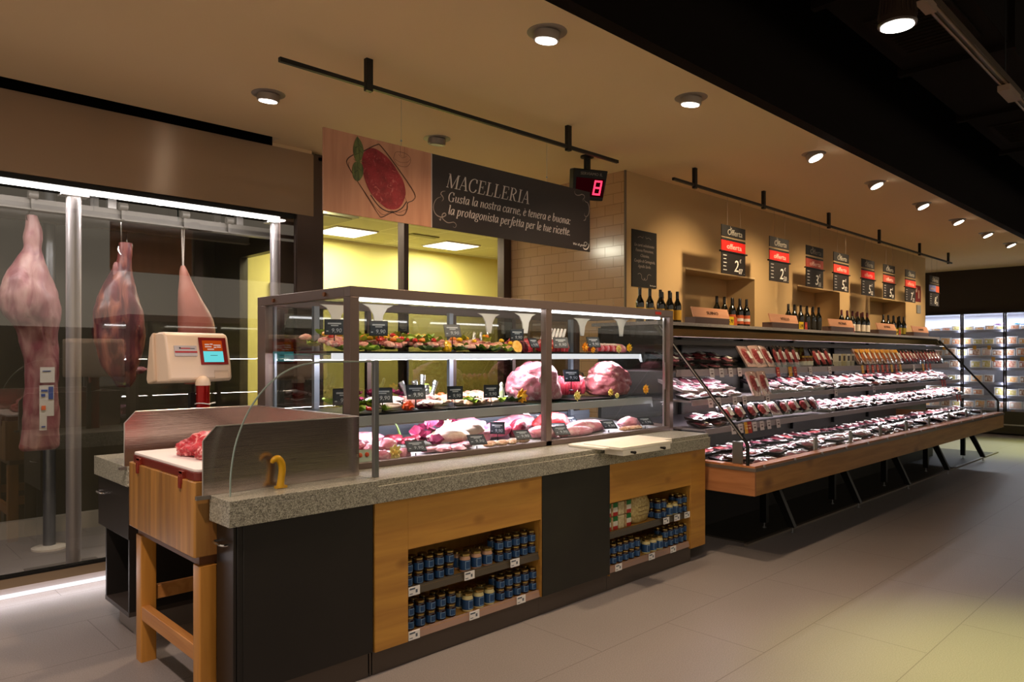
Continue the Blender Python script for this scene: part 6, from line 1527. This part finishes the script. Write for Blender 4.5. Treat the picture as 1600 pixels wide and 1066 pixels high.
solo('picture_card', MB().box(-.045, .045, 0, .003, 0, .07).lump((-.018, -.002, .04), (.012, .003, .014), 2, .1, 1, 2, 1, flat=False).lump((.018, -.002, .042), (.012, .003, .014), 3, .1, 1, 2, 1, flat=False).xf(Matrix.Translation((2.17, 3.365, deckz(3.37) + .006)) @ Matrix.Rotation(-.4, 4, 'Z') @ Matrix.Rotation(-.4, 4, 'X')),
     [mat('card_pale_green', 'c4d0bc', .5), mat('tomato', 'd23a18', .3)], 'pale card with two red tomatoes printed on it, in the case corner', 'card')

# meat on the chopping board
t = thing('meat_chunk', 'raw red marbled meat chunk on the white board of the butcher block', 'meat', (1.50, 3.60, 1.061))
CH = meat_mat('chunk_red', 'a8202c', 'c83c48', 'e8a8a4', 24, .56, .3, 1.4, 16)
b = MB(); b.lump((1.45, 3.62, 1.105), (.115, .15, .070), 5, .24, 2.0, 5); b.lump((1.40, 3.50, 1.088), (.07, .08, .045), 8, .25, 3.2, 4); b.lump((1.38, 3.68, 1.092), (.07, .08, .05), 9, .25, 3.2, 4)
for i, v in enumerate(b.v): b.v[i] = (v[0], v[1], max(1.061, v[2]))
part('flesh', b, CH, t, smooth=70)

# ================================================================== hanging meat in the cold room
def limb(sections, n=28, seed=0, amp=.06):
    """sections: (x, y, z, rx, ry) top to bottom"""
    pts = crom(sections, 6); vs = []
    for i, (x, y, z, rx, ry) in enumerate(pts):
        for j in range(n):
            a = 2 * PI * j / n
            k = 1 + amp * (noise.noise(Vector((math.cos(a) * 1.5, math.sin(a) * 1.5, z * 7 + seed))) + .6 * noise.noise(Vector((math.cos(a) * 4, math.sin(a) * 4, z * 16 + seed))))
            vs.append((x + rx * k * math.cos(a), y + ry * k * math.sin(a), z))
    m = len(pts); fs = [(i * n + j, (i + 1) * n + j, (i + 1) * n + (j + 1) % n, i * n + (j + 1) % n) for i in range(m - 1) for j in range(n)]
    fs.append(tuple(range(n))); fs.append(tuple(range(m * n - 1, (m - 1) * n - 1, -1)))
    return MB().add(vs, fs)
HM1 = meat_mat('carcass_pale', '743a42', '94595c', 'b08a82', 5, .54, .42, 1.0, 4.5, stretch=(2.2, 2.2, .7), soft=.16)
HM2 = meat_mat('carcass_dark', '3c1620', '642630', 'a4624e', 6, .62, .36, 1.0, 5, stretch=(2.2, 2.2, .6), soft=.14)
HM3 = meat_mat('ham_skin', '8d4c3e', 'a25f4e', 'b07c6c', 3, .62, .5, .6, 3, soft=.15)
t = thing('hanging_beef_leg', 'large pale beef hindquarter with a long flank hanging inside the cold room glass', 'hanging meat', (1.2, 6.15, 2.6), 'meat hanging in the cold room')
part('meat', limb([(1.18, 6.15, 2.56, .035, .035), (1.19, 6.15, 2.48, .05, .045), (1.19, 6.15, 2.40, .062, .05), (1.185, 6.15, 2.32, .055, .05), (1.17, 6.15, 2.22, .10, .08), (1.16, 6.15, 2.08, .155, .12),
                   (1.17, 6.15, 1.95, .185, .14), (1.19, 6.15, 1.83, .175, .14), (1.22, 6.15, 1.72, .13, .11), (1.235, 6.15, 1.58, .115, .08), (1.245, 6.15, 1.42, .105, .065), (1.24, 6.15, 1.2, .11, .055), (1.235, 6.15, 1.02, .12, .05), (1.23, 6.15, .90, .125, .045), (1.225, 6.15, .87, .10, .03)], 32, 1, .10), HM1, t, smooth=60)
part('hook', MB().tube(crom([(1.17, 6.15, 2.68), (1.17, 6.15, 2.60), (1.15, 6.14, 2.55), (1.16, 6.13, 2.51), (1.19, 6.13, 2.50)], 4), .006, 6), CHROME, t)
tg = part('tag', MB().box(1.215, 1.305, 6.058, 6.062, 1.36, 1.47).box(1.21, 1.30, 6.056, 6.060, 1.12, 1.34).box(1.21, 1.255, 6.054, 6.058, 1.02, 1.14), mat('tag_paper', 'c6c3b8', .6), t, 'white printed inspection tags')
sub('tag_print', MB().box(1.22, 1.26, 6.053, 6.056, 1.295, 1.31).box(1.22, 1.245, 6.053, 6.056, 1.26, 1.28).box(1.265, 1.295, 6.053, 6.056, 1.24, 1.33).box(1.23, 1.28, 6.055, 6.058, 1.44, 1.445).box(1.222, 1.245, 6.051, 6.054, 1.04, 1.05), mat('tag_blue', '3a4f8a', .6), tg)
sub('tag_spot', MB().box(1.222, 1.248, 6.0515, 6.055, 1.165, 1.195), mat('tag_orange', 'd86a3a', .6), tg)
t = thing('hanging_beef_leg', 'dark red beef leg with pointed end hanging between the cold room posts', 'hanging meat', (1.78, 6.15, 2.5), 'meat hanging in the cold room')
part('meat', limb([(1.80, 6.15, 2.43, .045, .04), (1.80, 6.15, 2.36, .052, .045), (1.79, 6.15, 2.28, .055, .05), (1.775, 6.15, 2.20, .075, .06), (1.755, 6.15, 2.08, .12, .09), (1.75, 6.15, 1.92, .165, .12), (1.755, 6.15, 1.76, .185, .13),
                   (1.76, 6.15, 1.60, .165, .12), (1.77, 6.15, 1.46, .125, .10), (1.79, 6.15, 1.37, .085, .07), (1.79, 6.15, 1.31, .05, .04)], 32, 4, .10), HM2, t, smooth=60)
part('shank_end', MB().lump((1.87, 6.12, 1.44), (.07, .03, .03), 3, .3, 3, 3, flat=False).tube([(1.92, 6.12, 1.445), (1.98, 6.12, 1.44)], .012, 7), HM1, t)
part('heel_flap', limb([(1.725, 6.12, 2.27, .012, .012), (1.72, 6.12, 2.22, .022, .018), (1.725, 6.12, 2.10, .018, .015), (1.735, 6.12, 2.02, .01, .01)], 10, 7, .15), HM1, t)
part('hook', MB().tube(crom([(1.765, 6.15, 2.68), (1.77, 6.15, 2.5), (1.77, 6.15, 2.42), (1.75, 6.14, 2.40), (1.745, 6.13, 2.36), (1.76, 6.12, 2.33)], 4), .006, 6), CHROME, t)
t = thing('hanging_ham', 'smooth tan ham leg hanging on a thin cord behind the scale', 'hanging meat', (2.28, 6.15, 2.6), 'meat hanging in the cold room')
part('meat', limb([(2.235, 6.15, 2.29, .015, .015), (2.24, 6.15, 2.25, .03, .028), (2.26, 6.15, 2.15, .055, .045), (2.29, 6.15, 2.02, .095, .07), (2.33, 6.15, 1.88, .135, .10), (2.345, 6.15, 1.76, .15, .11), (2.34, 6.15, 1.62, .15, .11), (2.33, 6.15, 1.45, .12, .09), (2.32, 6.15, 1.32, .07, .06)], 30, 9, .035), HM3, t, smooth=60)
part('cord', MB().tube([(2.225, 6.15, 2.60), (2.235, 6.15, 2.28)], .006, 6).tube([(2.245, 6.15, 2.60), (2.238, 6.15, 2.28)], .004, 6), mat('cord_white', 'c8bcb0', .7), t)
t = thing('free_hook', 'empty steel hook hanging on the rear cold room rail', 'hook', (1.95, 6.62, 2.6), 'empty hooks in the cold room')
part('hook_wire', MB().tube(crom([(1.95, 6.62, 2.60), (1.95, 6.62, 2.48), (1.97, 6.62, 2.44), (1.99, 6.62, 2.47), (1.985, 6.62, 2.5)], 4), .007, 6), CHROME, t)
for x, y in ((1.18, 6.15), (1.77, 6.15), (2.235, 6.15), (2.6, 6.15)):
    solo('rail_roller', MB().tube([(x - .03, y - .05, 2.70), (x + .03, y - .05, 2.70)], .03, 12).box(x - .012, x + .012, y - .055, y - .02, 2.60, 2.70), mat('rail_white', '9a938c', .4, .2), 'steel roller carriage riding on the front cold room rail', 'roller', 'roller carriages on the front rail')
